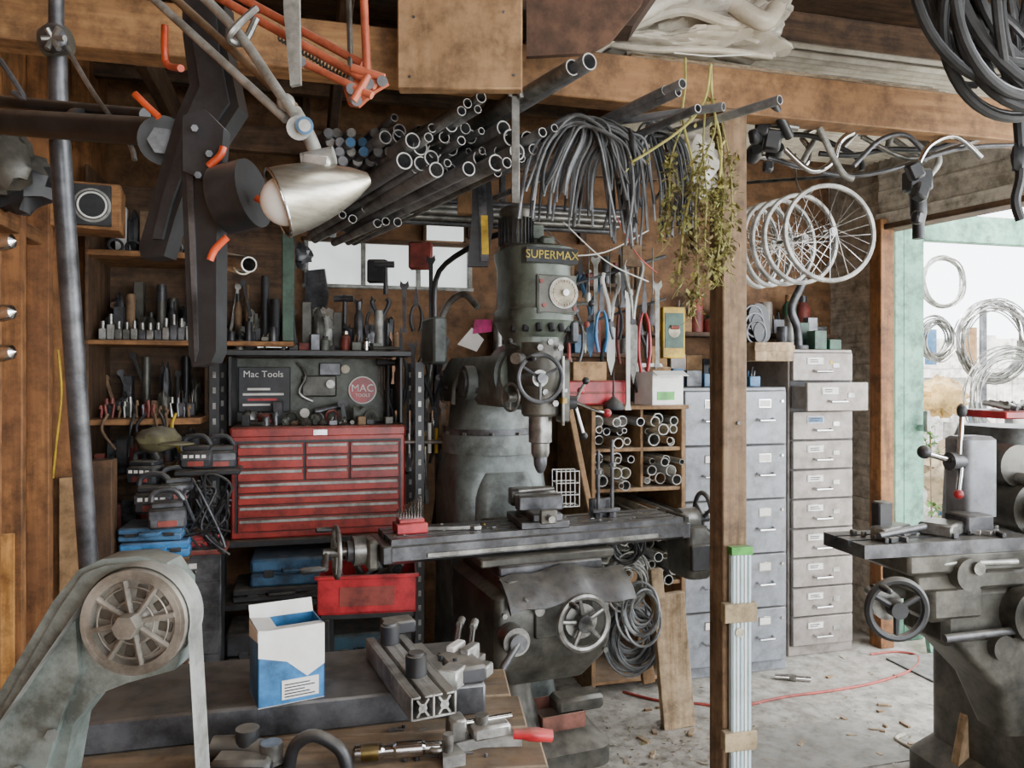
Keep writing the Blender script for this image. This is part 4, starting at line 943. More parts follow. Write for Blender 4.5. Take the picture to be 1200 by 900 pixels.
for layer in range(2):
    vs=[];fs=[];n=80;z=2.62+layer*.03
    for i in range(n*2):
        b=2.31+i*.0085; zz=z+.008*math.sin(i*math.pi/2.5)+.05*(b-2.3)
        vs+=[(1.25+layer*.07,b,zz),(3.05,b,zz)]
    for i in range(n*2-1): fs.append([2*i,2*i+1,2*i+3,2*i+2])
    o.add(vs,fs,M_corr)
o.done(60)
o=B('edge_board',ROOM); o.b3(1.2,1.24,2.3,3.6,2.56,2.66,W_orY); o.done()
o=B('bicycle_tire_bundle')
for (u,v,R,r,D,ax) in((1160,-10,.27,.013,2.15,(.3,-1,.1)),(1185,-20,.26,.014,2.2,(.2,-1,.2)),(1195,5,.25,.013,2.1,(.4,-1,0)),(1210,-30,.3,.014,2.25,(.5,-1,.1)),(1230,10,.27,.015,2.1,(.1,-1,-.1)),(1175,-50,.28,.013,2.3,(.2,-1,-.2)),(1225,-10,.33,.016,2.2,(.3,-1,.2)),(1205,40,.2,.012,2.25,(.8,-1,.1)),(1190,60,.16,.012,2.2,(.6,-1,.5)),(1170,10,.22,.012,2.3,(.9,-1,.2)),(1180,30,.2,.013,2.2,(1.2,-1,.1)),(1150,-30,.26,.012,2.25,(.6,-1,-.1)),(1200,20,.27,.014,2.15,(.25,-1,-.2))):
    o.ring(P(u,v,D),R,r,M_rub,ax,44,9)
    o.ring(P(u,v,D),R-.012,r*.6,M_steeld,ax,44,6)
for (u,v) in((1100,0),(1130,25),(1165,20),(1148,10)): o.tube([P(u,-20,2.2),P(u+8,25,2.15),P(u+5,60,2.15),P(u+20,95,2.2),P(u+45,100,2.2)],.01,M_rub,8,sm=5)
o.done()
rims=[(972,273,3.3,.215,(.15,-1,.02)),(938,280,3.42,.205,(.35,-1,.0)),(918,284,3.5,.2,(.5,-1,0)),(900,287,3.6,.2,(.75,-1,0)),(888,290,3.7,.2,(.9,-1,0))]
M_rim=mat('rim_aluminium','d0d0cc',.4,.3,'b0b0ac',12,.03,dust=0)
for u,v,D,R,ax in rims: wheel('bicycle_rim',P(u,v,D),R-.005,ax,M_rim,28,.010)
o=B('rim_hook'); o.tube([P(932,180,3.4),P(934,215,3.4),P(945,228,3.38),P(955,220,3.36)],.004,M_steel,6,sm=5); o.cyl(P(860,215,3.7),P(1000,205,3.2),.008,M_steeld,seg=8); o.done()
o=B('handlebar_stock')
for i,(pts,r,mt) in enumerate([([(872,182),(905,185),(940,195),(948,175),(940,160),(955,150)],.011,M_chrome),([(940,190),(965,150),(990,150),(1015,160)],.011,M_alum),([(985,175),(1010,150),(1030,148),(1050,165),(1085,190)],.011,M_steel),([(900,165),(925,158),(960,162),(1005,185),(1010,200)],.01,M_blk),([(1040,175),(1048,155),(1075,160),(1100,185),(1090,205)],.012,M_alum),([(960,180),(1000,182),(1040,175),(1090,175),(1130,165),(1190,168)],.01,M_blk),([(1010,160),(1060,185),(1100,180),(1160,158)],.009,M_steel),([(900,185),(980,205),(1040,200),(1120,175),(1190,170)],.008,M_steeld),([(1075,195),(1090,170),(1120,160),(1150,185)],.009,M_chrome),([(920,175),(950,200),(975,190),(985,165),(1000,155)],.01,M_chrome),([(1000,195),(1030,165),(1060,158),(1080,175)],.009,M_steeld),([(960,150),(985,200),(1000,210)],.011,M_alum)]):
    o.tube([P(u,v,2.95-.03*i) for u,v in pts],r,mt,10,sm=6)
for (u,v) in((880,185),(905,183),(893,170)): o.lathe([(.018,0),(.03,.01),(.03,.05),(.02,.07)],M_blk,P(u,v,2.85),(0,-1,.2),18)
for (u,v,s) in((893,150,.03),(915,130,.03),(905,165,.035),(928,140,.02),(1072,200,.03),(1078,225,.03),(1075,255,.022),(885,160,.025),(900,195,.02)): o.box(P(u,v,2.6),(s*1.6,s*1.4,s*2),M_blk,.008,(R_(-30,30),R_(-30,30),R_(-30,30)))
o.cyl(P(870,140,2.6),P(935,150,2.6),.012,M_steel); o.cyl(P(905,120,2.5),P(925,160,2.6),.016,M_blk)
o.done()
o=B('black_bicycle_seatpost'); o.tube([P(1074,205,2.8),P(1076,240,2.8),P(1076,280,2.8)],[.035,.028,.02],M_blk,12,sm=4); o.box(P(1075,212,2.75),(.09,.06,.08),M_blk,.01); o.done()
o=B('black_cable_tie_bundle'); o.tube([P(1192,130,2.3),P(1196,200,2.3),P(1190,235,2.3),P(1196,258,2.3)],.014,M_blk,8,sm=5); o.sph(P(1196,185,2.3),.03,M_blk,(1,.6,1.6),14,nz=.3); o.done()

# ---------------------------------------------------------------- horizontal mill at right
hm=B('horizontal_milling_machine',T(P(1135,440,2.55).x+.04,2.55,0)@RZ(12))
hm.loft([(.26,.1,0,.46,.6,.05),(.26,.1,.08,.46,.6,.05),(.28,.12,.14,.34,.5,.05),(.26,.12,.8,.34,.46,.05),(.24,.14,.95,.3,.42,.05)],M_milld)
hm.loft([(.26,.15,.95,.3,.36,.05),(.26,.15,1.2,.3,.34,.06),(.26,.15,1.32,.24,.3,.08)],M_millg)
hm.b3(-.26,.3,-.14,.06,.66,.84,M_milld,.02); hm.b3(-.38,.1,-.16,.0,.84,.9,M_milld,.012)
hm.b3(-.42,.0,-.18,.02,.9,.965,M_milld,.01)
hm.loft([(.02,-.06,.36,.08,.14,.03),(.0,-.06,.52,.16,.2,.03),(-.06,-.05,.68,.36,.2,.03)],M_milld)
prof=[(-.1,.96),(-.1,1.0),(-.04,1.0),(-.04,.985),(-.025,.985),(-.025,1.0),(.03,1.0),(.03,.985),(.045,.985),(.045,1.0),(.1,1.0),(.1,.96)]
hm.prism(prof,.6,M_steeld,Matrix(((0,0,1,-.57),(1,0,0,-.08),(0,1,0,.0),(0,0,0,1))))
hm.box((-.42,-.1,1.02),(.14,.05,.04),M_steel,.004,(0,0,20)); hm.b3(-.46,-.41,-.1,-.06,1.0,1.11,M_blk,.005); hm.cyl((-.5,-.15,1.02),(-.3,-.1,1.03),.01,M_steeld,seg=10); hm.box((-.22,-.08,1.02),(.12,.1,.04),M_steel,.006,(0,0,30)); hm.b3(-.16,-.06,-.12,-.02,1.0,1.06,M_steeld,.006)
for i in range(36): x=R_(-.52,-.0);y=R_(-.16,0); hm.box((x,y,1.008),(R_(.01,.06),R_(.008,.02),.016),random.choice([M_steel,M_alu,M_steeld,M_blk]),.002,(0,0,R_(0,180)))
hwheel(hm,(-.47,-.19,.81),.085,(-.2,-1,0),M_blk,.012,3,True,.025); hm.cyl((-.47,-.19,.81),(-.42,-.0,.81),.016,M_steel); hm.cyl((-.47,-.15,.81),(-.46,-.11,.81),.045,M_steel,seg=24); hm.cyl((-.42,-.02,.81),(-.2,-.02,.81),.025,M_milld)
hm.b3(-.32,-.12,-.15,-.02,.74,.86,M_milld,.02)
hm.cyl((-.22,-.15,.9),(-.22,-.2,.9),.05,M_milld,seg=24); hm.cyl((-.2,-.15,.92),(-.2,-.21,.92),.02,M_steel,seg=16)
hm.cyl((.02,-.14,.76),(.02,-.2,.76),.085,M_milld,seg=32); hm.cyl((.02,-.2,.76),(.02,-.23,.76),.04,M_steel,seg=24); hm.cyl((-.08,-.14,.66),(-.08,-.18,.66),.04,M_milld,seg=24)
hm.loft([(-.04,.0,1.04,.12,.11,.02),(-.04,0,1.1,.12,.11,.02),(-.04,0,1.29,.12,.11,.02),(-.04,0,1.3,.1,.09,.02)],M_cabg)
hm.cyl((-.14,-.02,1.22),(-.04,-.02,1.22),.03,M_steeld,seg=20); hm.cyl((-.24,-.04,1.25),(-.12,-.02,1.22),.01,M_chrome); hm.sph((-.25,-.04,1.255),.022,M_blk); hm.cyl((-.11,-.03,1.22),(-.1,-.03,1.37),.008,M_chrome); hm.sph((-.1,-.03,1.385),.02,M_blkg,(.8,.8,1.2))
hm.cyl((-.1,-.03,1.22),(-.14,-.06,1.13),.008,M_chrome); hm.sph((-.14,-.06,1.12),.016,M_red2)
hm.cyl((.16,-.06,1.06),(.16,.1,1.06),.09,M_milld,seg=28); hm.cyl((.16,-.12,1.06),(.16,-.05,1.06),.05,M_steel,seg=20)
hm.cyl((.12,-.03,1.2),(.12,.1,1.2),.07,M_milld,seg=24)
hm.tube([(.1,-.16,.95),(.09,-.2,.8),(.05,-.24,.6),(.1,-.22,.4)],.014,mat('hose_brown','7a4c36',.6,0,'5a3626',6,.05),10,sm=6)
for i in range(4): hm.tube([(.0+i*.015,-.2,.95),(-.03+i*.012,-.26,.7),(-.08+i*.02,-.3,.5),(.02+i*.01,-.26,.3)],.003,mat('string_tan','b8a070',.8,0,'907c50',6,0),5,sm=6)
hm.cyl((.1,-.26,.1),(.1,-.26,.42),.012,M_steel); hm.cyl((.1,-.26,.28),(.1,-.26,.34),.02,M_chrome); hm.b3(.16,.4,-.3,-.1,.0,.5,M_milld,.02)
hwheel(hm,(.14,-.28,.98),.11,(0,-1,0),M_blk,.012,4,True)
hwheel(hm,(.12,-.24,1.16),.09,(.2,-1,0),M_blk,.012,4,False)
hwheel(hm,(.16,-.34,.42),.1,(0,-1,0),M_steeld,.012,4,True); hm.cyl((.16,-.34,.42),(.16,-.1,.42),.02,M_steel); hm.cyl((.14,-.28,.98),(.14,-.0,.98),.02,M_steel); hm.cyl((.12,-.24,1.16),(.12,0,1.16),.02,M_steel)
for i in range(30): x=R_(.02,.3);z=R_(.4,.95); hm.cyl((x,-.1,z),(x,-.17-R_(0,.03),z),R_(.006,.02),random.choice([M_steel,M_milld,M_steeld]),seg=10)
hm.cyl((-.3,-.17,.93),(-.05,-.19,.93),.01,M_steel); hm.cyl((-.28,-.16,.7),(.1,-.18,.72),.012,M_steeld)
hm.b3(.0,.4,-.1,.1,1.36,1.385,M_red2,.004); hm.b3(.3,.33,-.05,.05,1.2,1.36,M_milld)
for i in range(26): x=R_(.04,.36); hm.cyl((x,R_(-.08,.08),1.392),(x+R_(-.06,.06),R_(-.08,.08),1.41),.008,random.choice([M_steel,M_steeld]),seg=8)
hm.done()
o=B('floor_leaning_board',T(P(1118,870,2.85).x-.05,2.75,0)@RZ(10)@RY(12)); o.b3(-.03,.03,-.02,.02,0,.45,W_plank,.003); o.b3(.05,.09,-.03,.0,.0,.35,W_plank,.003); o.done()

o=B('extension_cord'); 
def fl(u,v,z=.006): D=1350/(v-440); return Vector(((u-600)/900*D,D,z))
o.tube([fl(730,812),fl(770,822),fl(818,826),fl(860,830),fl(920,818),fl(980,810),fl(1030,800),fl(1070,785),fl(1075,770),fl(1050,765),fl(1020,768)],.006,M_cord,6,sm=6); o.done()
o=B('tan_air_hose'); o.tube([fl(1060,862),fl(1050,868),fl(1075,880),fl(1110,878),fl(1140,862),fl(1150,850)],.008,M_cream,8,sm=6); o.done()
o=B('chrome_floor_rod'); o.cyl(fl(908,796,.014),fl(950,799,.014),.014,M_chrome); o.cyl(fl(925,797,.014),fl(933,798,.014),.018,M_steel); o.done()
o=B('dry_leaves')
for i in range(800):
    u=R_(630,1110);v=R_(770,899) if i%2 else R_(840,899)
    if i%3==0: u=R_(630,840)
    p=fl(u,v,.004);a=R_(0,6.28);s=R_(.003,.011) if i>16 else R_(.02,.035);x=Vector((math.cos(a),math.sin(a),.1))*s;y=Vector((-math.sin(a),math.cos(a),.15))*s*.5
    o.add([p-x,p-y,p+x,p+y],[[0,1,2,3]],random.choice([M_leafd,M_cream,M_tan,M_card,M_steeld]))
o.done()
o=B('wood_scraps')
for i in range(22):
    u=random.choice([R_(735,830),R_(880,1080)]);v=R_(790,890);p=fl(u,v,.005); o.box(p,(R_(.02,.07),R_(.008,.02),.009),random.choice([W_plank,W_plyl,M_card]),.001,(0,0,R_(0,180)))
o.done()
o=B('floor_mat',ROOM); p=ROOM.inverted()@fl(930,870,0); o.b3(p.x-.3,p.x+.4,p.y-.25,p.y+.12,.0,.006,mat('metal_plate','a8a6a0',.8,.1,'8c8a84',5,.1)); o.done()
o=B('door_mat',ROOM); p=ROOM.inverted()@fl(1110,785,0); o.b3(p.x-.2,p.x+.3,p.y-.12,p.y+.2,.0,.01,mat('mat_grey','66696b',.8,0,'4c4e50',40,.5)); o.done()

# ---------------------------------------------------------------- foreground bench
BZ=.83
o=B('wooden_workbench',T(-.3,1.15,0)@RZ(6))
for i in range(6): o.b3(-.13 if i<3 else -.62,.43-.017*i,-.32+i*.15,-.175+i*.15,BZ-.045,BZ,W_bench,.004)
for x in(-.06,.25):
    for y in(-.25,.35): o.b3(x-.045,x+.045,y-.045,y+.045,0,BZ-.045,W_postZ,.004)
o.b3(-.1,.3,-.3,-.26,BZ-.16,BZ-.045,W_bench); o.b3(-.6,.3,.38,.42,BZ-.16,BZ-.045,W_bench); o.b3(-.6,-.54,.38,.5,0,BZ-.16,W_postZ)
o.done()
o=B('steel_surface_plate',T(P(345,800,1.5).x,1.53,BZ)@RZ(14)); o.b3(-.5,.36,-.1,.16,.0,.06,M_steeld,.005); o.b3(-.52,-.5,-.1,.16,0,.05,M_milld); o.done()
pz=BZ+.0605
o=B('blue_white_box',T((336-600)/900*1.47,1.47,pz)@RZ(28)@Matrix.Scale(.93,4))
w=.065;h=.15
o.b3(-w,w,-.05,-.048,0,h,M_blue,0); o.b3(-w,w,.048,.05,0,h,M_blue,0); o.b3(-w,-w+.002,-.05,.05,0,h,M_blue,0); o.b3(w-.002,w,-.05,.05,0,h,M_blue,0); o.b3(-w,w,-.05,.05,0,.002,M_white,0)
o.prism([(-w,h),(w,h),(w,.07),(.03,.05),(-.01,.085),(-w,.1)],.0014,M_white,T(0,-.05,0)@FACE)
o.prism([(-.05,h-.0),(.05,h),(.05,.13),(-.05,.115)],.0012,M_white,T(-w,.0,0)@RZ(-90)@FACE)
o.b3(-w+.045,w-.012,-.0520,-.05,.01,.048,M_white,0)
for i in range(5): o.b3(-w+.05,w-.02-.01*(i%3),-.0526,-.052,.014+i*.006,.0163+i*.006,M_blkg,0)
o.box((0,.055,h+.012),(2*w,.03,.0015),M_white,0,(60,0,0)); o.box((0,-.035,h-.001),(2*w,.03,.0015),M_white,0,(-6,0,0)); o.box((-w+.02,0,h+.0),(.04,.096,.0015),M_white,0,(0,6,0))
o.done()
o=B('aluminium_extrusion_fixture',T((479-600)/900*1.47,1.49,pz+.001)@RZ(24))
def extr(w,h,x0,y0,z0,L):
    t=.004
    o.b3(x0,x0+w,y0,y0+L,z0,z0+t,M_alu,.001); 
    for i in range(3): x=x0+(w-t)*i/2; o.b3(x,x+t,y0,y0+L,z0,z0+h,M_alu,.001)
    for i in range(2):
        a=x0+i*(w-t)/2+t; b=a+(w-t)/2-t; mid=(a+b)/2
        o.b3(a,mid-.004,y0,y0+L,z0+h-t,z0+h,M_alu,.001); o.b3(mid+.004,b,y0,y0+L,z0+h-t,z0+h,M_alu,.001)
        o.cyl((mid,y0,z0+h*.5),(mid,y0+L,z0+h*.5),.008,M_alu,seg=10); o.box((mid,y0+L/2,z0+h*.5),(.004,L,h*.9),M_alu,.0005,(0,35,0)); o.box((mid,y0+L/2,z0+h*.5),(.004,L,h*.9),M_alu,.0005,(0,-35,0))
extr(.085,.042,-.04,-.14,0,.34)
for (x,y) in((-.0,-.04),(.0,.15)): o.cyl((x,y,.042),(x,y,.08),.02,M_blk,seg=20); o.cyl((x,y,.08),(x,y,.085),.015,M_steeld,seg=20)
o.b3(.05,.075,-.02,.16,.0,.03,M_alu,.003); o.b3(.0,.07,.19,.24,.042,.07,M_blkg,.004)
o.b3(.078,.15,-.03,.08,-.0,.035,M_blkg,.006)
o.done()
o=B('toggle_clamp_set',T((540-600)/900*1.6,1.62,pz)@RZ(-25)@Matrix.Scale(.85,4))
for k in range(2):
    x=-.01+k*.04; o.b3(x-.012,x+.012,-.09,.05,.0,.018,M_steel,.002); o.b3(x-.012,x+.012,-.04,.02,.018,.055,M_white if k==0 else M_alu,.003); o.cyl((x,-.01,.045),(x-.05,.1,.06),.007,M_chrome,seg=10); o.cyl((x-.05,.1,.06),(x-.06,.13,.065),.01,M_steel,seg=10); o.cyl((x,-.09,.03),(x,-.02,.04),.005,M_steel,seg=8); o.cyl((x,-.085,.0),(x,-.085,.05),.006,M_blk,seg=8)
o.b3(-.06,.0,-.13,-.05,0,.035,M_alu,.004); o.b3(.02,.07,-.15,-.1,0,.045,M_alu,.004); o.b3(.06,.1,-.08,-.02,0,.03,M_steel,.004)
o.done()
zt=BZ+.02
o=B('brass_handle_tool'); 
a=Vector((-.275,1.32,zt));b=Vector((-.13,1.345,zt)); d=(b-a).normalized()
o.lathe([(.006,0),(.013,.005),(.013,.05),(.009,.055),(.009,.07),(.014,.075),(.014,.12),(.01,.125),(.01,.15)],M_chrome,a,d,20); o.lathe([(.0145,.015),(.0145,.045)],M_brass,a,d,20); o.ring(b,.014,.005,M_steel,(0,0,1)); o.done()
o=B('quick_clamp',T((564-600)/900*1.36,1.38,BZ+.001)@RZ(20)@Matrix.Scale(1.0,4))
o.prism([(-.085,-.05),(-.045,-.05),(-.05,-.01),(.0,.0),(.07,-.02),(.075,.0),(.0,.025),(-.07,.02)],.02,M_alu); o.b3(-.02,.05,-.02,.03,.02,.045,M_alu,.005); o.cyl((-.04,.01,.045),(.06,.01,.045),.006,M_chrome,seg=10)
o.b3(-.06,-.03,-.01,.03,.02,.06,M_steel,.004); o.cyl((.0,0,.02),(.0,0,.06),.012,M_steel); o.cyl((-.07,-.03,.02),(-.07,-.03,.05),.009,M_steel)
o.tube([(.05,-.03,.03),(.085,-.045,.03),(.115,-.05,.025)],[.009,.012,.011],M_red2,10,sm=4); o.done()
o=B('bench_hardware_scatter',T(-.1,1.42,BZ))
for i in range(16): x=R_(-.12,.1);y=R_(-.1,.08); item(o,random.choice('lc'),x,y,R_(.003,.008),R_(.005,.012),random.choice([M_steel,M_steeld,M_blk]),[M_steel])
o.done()
o=B('black_machine_handle'); o.tube([P(250,878,1.32),P(285,878,1.32),P(312,886,1.31),P(320,902,1.3)],.022,M_blk,12,sm=5); o.cyl(P(290,872,1.32),P(290,853,1.32),.02,M_blk,seg=16); o.cyl(P(318,888,1.3),P(318,870,1.3),.018,M_steel,seg=16); o.b3(-.5,-.4,1.26,1.35,BZ,BZ+.035,M_blk,.01)
o.tube([P(338,905,1.3),P(345,875,1.3),P(368,862,1.3),P(398,878,1.3),P(408,905,1.3)],.011,M_blk,10,sm=5)
o.done()

# ---------------------------------------------------------------- belt grinder
g=B('belt_grinder')
D=1.12
g.plate([(-60,960),(-30,860),(62,705),(92,668),(120,655),(165,652),(195,660),(212,685),(214,760),(205,785),(150,800),(112,815),(85,850),(66,960)],D,.05,M_arm)
g.plate([(-40,940),(-18,865),(70,712),(98,672),(122,663),(160,660),(150,670),(108,690),(88,722),(92,790),(75,830),(40,945)],D-.012,.013,M_arm)
cpt=P(160,727,D-.03)
g.lathe([(.0,0),(.012,0),(.014,.006),(.02,.01),(.058,.012),(.06,0),(.074,0),(.075,.004),(.075,.045),(.07,.05),(0,.05)],M_pul,cpt-Vector((0,.012,0)),(0,1,0),44)
for i in range(8):
    t=2*math.pi*i/8+.2; d=Vector((math.cos(t),0,math.sin(t))); g.cyl(cpt+d*.014-Vector((0,.01,0)),cpt+d*.06-Vector((0,.01,0)),.0045,M_pul,seg=8)
    d2=Vector((math.cos(t+.39),0,math.sin(t+.39))); g.box(cpt+d2*.042-Vector((0,-.0035,0)),(.022,.012,.016),M_milld,.003,(0,-math.degrees(t+.39),0))
for R0 in(.068,.05,.03): g.ring(cpt-Vector((0,.011,0)),R0,.0012,M_pul,(0,1,0),40,6)
g.cyl(cpt-Vector((0,.03,0)),cpt+Vector((0,.06,0)),.012,M_steel,seg=16); g.cyl(cpt-Vector((0,.036,0)),cpt-Vector((0,.012,0)),.017,M_pul,seg=6)
R=.0775; pts=[]
for k in range(24):
    t=math.radians(150-k*165/23); pts.append(cpt+Vector((R*math.cos(t),.02,R*math.sin(t))))
pts=[cpt+Vector((-.28,.02,-.27))]+pts+[cpt+Vector((.088,.02,-.25)),cpt+Vector((.095,.02,-.5))]
vs=[];fs=[]
for p in pts: vs+=[p+Vector((0,-.024,0)),p+Vector((0,.024,0))]
for i in range(len(pts)-1): fs.append([2*i,2*i+1,2*i+3,2*i+2])
g.add(vs,fs,mat('belt_grey','9a9c97',.7,0,'7d7f7a',20,.1))
for (u,v) in((60,862),(20,905),(120,690)): g.cyl(P(u,v,D-.012),P(u,v,D-.024),.009,M_milld,seg=6)
gx=P(-10,0,D).x
g.loft([(gx,D+.02,0,.34,.3,.04),(gx,D+.02,.05,.32,.28,.04),(gx,D+.02,.1,.14,.12,.03),(gx,D+.02,.92,.1,.05,.02)],M_arm)
g.done()

# ---------------------------------------------------------------- column / overhead black arm at left
o=B('steel_column'); 
a=P(70,165,1.75); b=P(104,662,1.9); k=(b.z-0)/(a.z-b.z); b2=b+(b-a)*k
o.cyl(a,b2,.0225,M_steeld,seg=24); o.cyl(P(66,30,1.72),a,.02,M_steeld,seg=20); o.cyl(P(52,50,1.7),P(80,48,1.7),.03,M_milld); o.cyl(b2,b2+Vector((0,0,.03)),.12,M_milld,seg=24); o.cyl(P(66,-80,1.7),P(66,30,1.72),.016,M_steeld)
o.done()
o=B('pipe_clamp_handle'); o.tube([P(78,55,1.6),P(110,110,1.55),P(150,165,1.55),P(158,188,1.55)],.005,M_steel,8,sm=4); o.sph(P(62,45,1.6),.032,M_steeld,(1,.6,1)); 
for i in range(6): t=i*math.pi/3; o.cyl(P(62,45,1.58),P(62+14*math.cos(t),45+14*math.sin(t),1.57),.006,M_steel,seg=8)
o.tube([P(0,70,1.6),P(20,100,1.6),P(28,115,1.6),P(15,108,1.6)],.006,M_steeld,8,sm=4)
o.done()
o=B('overhead_black_clamp_arm')
o.cyl(P(-10,142,1.7),P(185,155,1.5),.028,M_blk,seg=20); o.cyl(P(-10,118,1.75),P(170,135,1.55),.014,M_blk,seg=12)
for u in(95,140): o.cyl(P(u-4,145,1.62),P(u+4,146,1.61),.032,M_blkg,seg=20)
o.cyl(P(192,165,1.42),P(192,165,1.5),.045,M_blk,seg=24); o.cyl(P(190,165,1.38),P(190,165,1.42),.025,M_steeld,seg=6)
o.plate([(213,0),(262,0),(266,60),(280,125),(252,168),(222,205),(205,255),(192,300),(165,302),(163,288),(178,235),(190,190),(205,140),(222,100),(214,40)],1.36,.05,M_blk)
o.plate([(222,10),(252,10),(256,60),(268,120),(244,155),(216,195),(200,240),(190,280),(178,280),(190,230),(204,185),(216,140),(234,100),(226,50)],1.352,.01,M_blkg)
o.plate([(212,190),(248,188),(254,200),(253,412),(247,425),(226,430),(221,415)],1.3,.05,M_blk)
o.plate([(218,200),(226,200),(232,410),(228,424)],1.296,.01,M_steeld)
o.plate([(214,135),(240,128),(262,150),(258,200),(240,212),(214,200)],1.28,.03,M_blkg)
o.cyl(P(286,228,1.3)+Vector((-.035,0,-.01)),P(286,228,1.3)+Vector((.02,-.01,0)),.058,M_blk,seg=28)
o.cyl(P(240,215,1.33),P(270,225,1.3),.018,M_steeld); 
for (u,v) in((228,150),(245,180),(232,205)): o.cyl(P(u,v,1.28),P(u,v,1.265),.006,M_steeld,seg=6)
o.done()
o=B('bench_pipe_end'); o.pipe(P(285,311,1.6),P(240,300,1.9),.02,M_cream); o.pipe(P(292,310,1.55),P(262,306,1.7),.016,M_steel); o.done()
o=B('orange_vinyl_hooks')
for pts in([(193,30),(193,60),(196,76),(212,80)],[(158,110),(170,122),(186,137)],[(244,195),(258,182),(262,172)],[(246,305),(252,292),(266,278)],[(318,225),(318,240),(300,232)]):
    o.tube([P(u,v,1.27 if u>200 else 1.34) for u,v in pts],.006,M_orange,10,sm=5)
o.done()
o=B('orange_balanced_arm')
def link(a,b,D0,D1,r,mt): o.cyl(P(*a,D0),P(*b,D1),r,mt,seg=12)
link((225,-20),(440,100),1.35,1.3,.0075,M_salmon); link((250,-20),(425,75),1.35,1.32,.0075,M_salmon); link((352,72),(436,112),1.3,1.28,.0065,M_salmon)
link((425,-30),(430,85),1.33,1.3,.007,M_salmon); link((413,80),(450,92),1.3,1.3,.008,M_salmon)
link((432,88),(414,118),1.28,1.28,.0065,M_salmon); link((408,-30),(412,118),1.36,1.3,.005,M_steel)
o.plate([(400,96),(412,88),(450,88),(455,97),(440,106),(420,124),(408,122)],1.31,.012,M_salmon)
for (u,v) in((432,98),(412,104),(448,95),(352,72),(418,118)): o.cyl(P(u,v,1.28),P(u,v,1.325),.009,M_steeld,seg=14)
o.tube([P(300,10,1.25),P(278,30,1.22),P(268,45,1.22),P(285,50,1.24),P(300,22,1.25)],.006,M_steel,8,sm=5)
for i in range(22): o.ring(P(330+i*4,42+i*2.4,1.34),.009,.002,M_steel,(1,0,-.55),12,5)
o.done()
o=B('articulated_work_lamp')
o.cyl(P(165,-15,1.3),P(335,140,1.2),.007,M_alum,seg=12); o.cyl(P(185,-20,1.32),P(345,125,1.22),.007,M_tan,seg=12)
o.tube([P(232,-10,1.28),P(280,40,1.24),P(318,95,1.2),P(345,135,1.19)],.008,M_alum,10,sm=5)
o.plate([(340,100),(352,98),(350,-20),(332,-20),(332,10)],1.25,.01,M_alum)
o.sph(P(335,120,1.2),.014,M_alum); o.cyl(P(350,150,1.17),P(350,150,1.22),.018,M_alu,seg=20); o.cyl(P(357,147,1.15),P(357,147,1.18),.013,M_blue2,seg=20); o.cyl(P(357,147,1.148),P(357,147,1.15),.009,M_alu,seg=20)
o.tube([P(345,130,1.2),P(362,160,1.19),P(372,185,1.19)],.011,M_alum,10,sm=4)
D=1.18
o.cyl(P(355,190,D),P(392,182,D),.014,M_alum,seg=16); o.box(P(372,190,D),(.045,.03,.022),M_alu,.006,(0,8,0))
tip=P(433,209,D+.035); mouth=P(326,238,D-.02); ax=(mouth-tip).normalized(); L=(mouth-tip).length
pr=[(.004,0),(.010,.002),(.016,.012)]+[( .016+(.053-.016)*(math.sin(min(1,t)*math.pi/2)**.85), .012+(L-.012)*t) for t in [i/12 for i in range(1,13)]]
o.shell(pr,mat('brushed_steel_shade','c9c6ba',.3,.9,'a8a496',30,.03,(1,1,6),dust=.1,grime=.1),tip,ax,.0018,44)
o.ring(mouth,.052,.0022,M_chrome,ax,44,8)
o.sph(mouth-ax*.012,.038,M_glassw,(1,1,1),24); o.cyl(mouth-ax*.09,mouth-ax*.04,.018,M_white,seg=18)
o.done()
o=B('chrome_quick_grips')
for (v,D) in((285,1.1),(368,1.1),(415,1.1)): o.lathe([(.008,-.06),(.011,-.03),(.010,.0),(.013,.015),(.010,.03),(0,.036)],M_chrome,P(-10,v,D),(1,0,.1),20)
o.cyl(P(-20,250,1.12),P(-20,440,1.12),.008,M_steel); o.done()
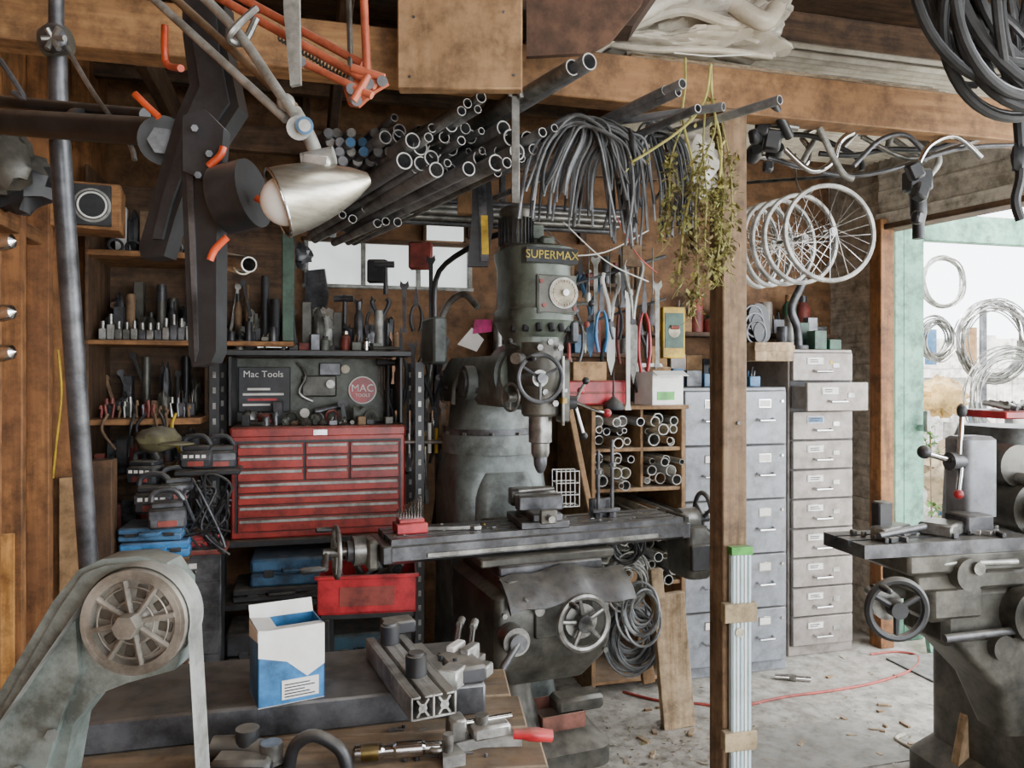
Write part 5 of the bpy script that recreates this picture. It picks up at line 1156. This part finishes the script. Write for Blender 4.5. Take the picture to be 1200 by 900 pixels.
o=B('hanging_plastic_parts_bag'); o.prism([(-.05,.14),(.04,.15),(.06,.02),(.02,-.16),(-.05,-.14),(-.06,0)],.02,M_steeld,T(P(372,350,3.9))@FACE); o.sph(P(378,378,3.8),.09,M_plas,(1,.5,.7),22,nz=.6); o.sph(P(350,300,3.8),.06,M_steeld,(1,.5,1),16,nz=.5); o.done()
o=B('dark_electrical_box'); o.box(P(493,300,3.9),(.12,.05,.14),M_redd,.01); o.box(P(442,318,3.9),(.1,.04,.12),M_blkg,.01); o.done()

# ---------------------------------------------------------------- light
w=bpy.data.worlds.new('sky'); bpy.context.scene.world=w; w.use_nodes=True
bg=w.node_tree.nodes['Background']; bg.inputs[0].default_value=(.9,.94,1,1); bg.inputs[1].default_value=8
def area(name,loc,tgt,sx,sy,e,col=(1,1,1)):
    l=bpy.data.lights.new(name,'AREA');l.shape='RECTANGLE';l.size=sx;l.size_y=sy;l.energy=e;l.color=col
    ob=bpy.data.objects.new(name,l);bpy.context.scene.collection.objects.link(ob);ob.location=loc
    ob.rotation_euler=(Vector(tgt)-Vector(loc)).to_track_quat('-Z','Y').to_euler(); return ob
area('front_fill',(1.3,-1.6,2.1),(0.4,3,1.1),2.2,1.8,40,(.95,.97,1))  # unseen fill lamp added behind the camera to brighten the fronts
area('side_door_daylight',(3.9,1.6,1.7),(0,2.8,1.0),2.2,1.9,115,(.95,.98,1))
area('overhead_fill',(.8,1.0,2.95),(.6,2.2,0),1.2,1.0,16,(1,.98,.95))  # unseen fill lamp added under the closed ceiling, no roof opening there
s=bpy.data.lights.new('sun','SUN'); s.energy=10; s.angle=.05; s.color=(1,.96,.9); so=bpy.data.objects.new('sun',s); bpy.context.scene.collection.objects.link(so); so.rotation_euler=(math.radians(42),0,math.radians(-20))

cam=bpy.data.cameras.new('camera'); co=bpy.data.objects.new('camera',cam); bpy.context.scene.collection.objects.link(co)
co.location=(0,0,H); co.rotation_euler=(math.radians(90),0,0); cam.sensor_width=36; cam.lens=27; cam.shift_y=-10/1200; cam.clip_start=.02
bpy.context.scene.camera=co
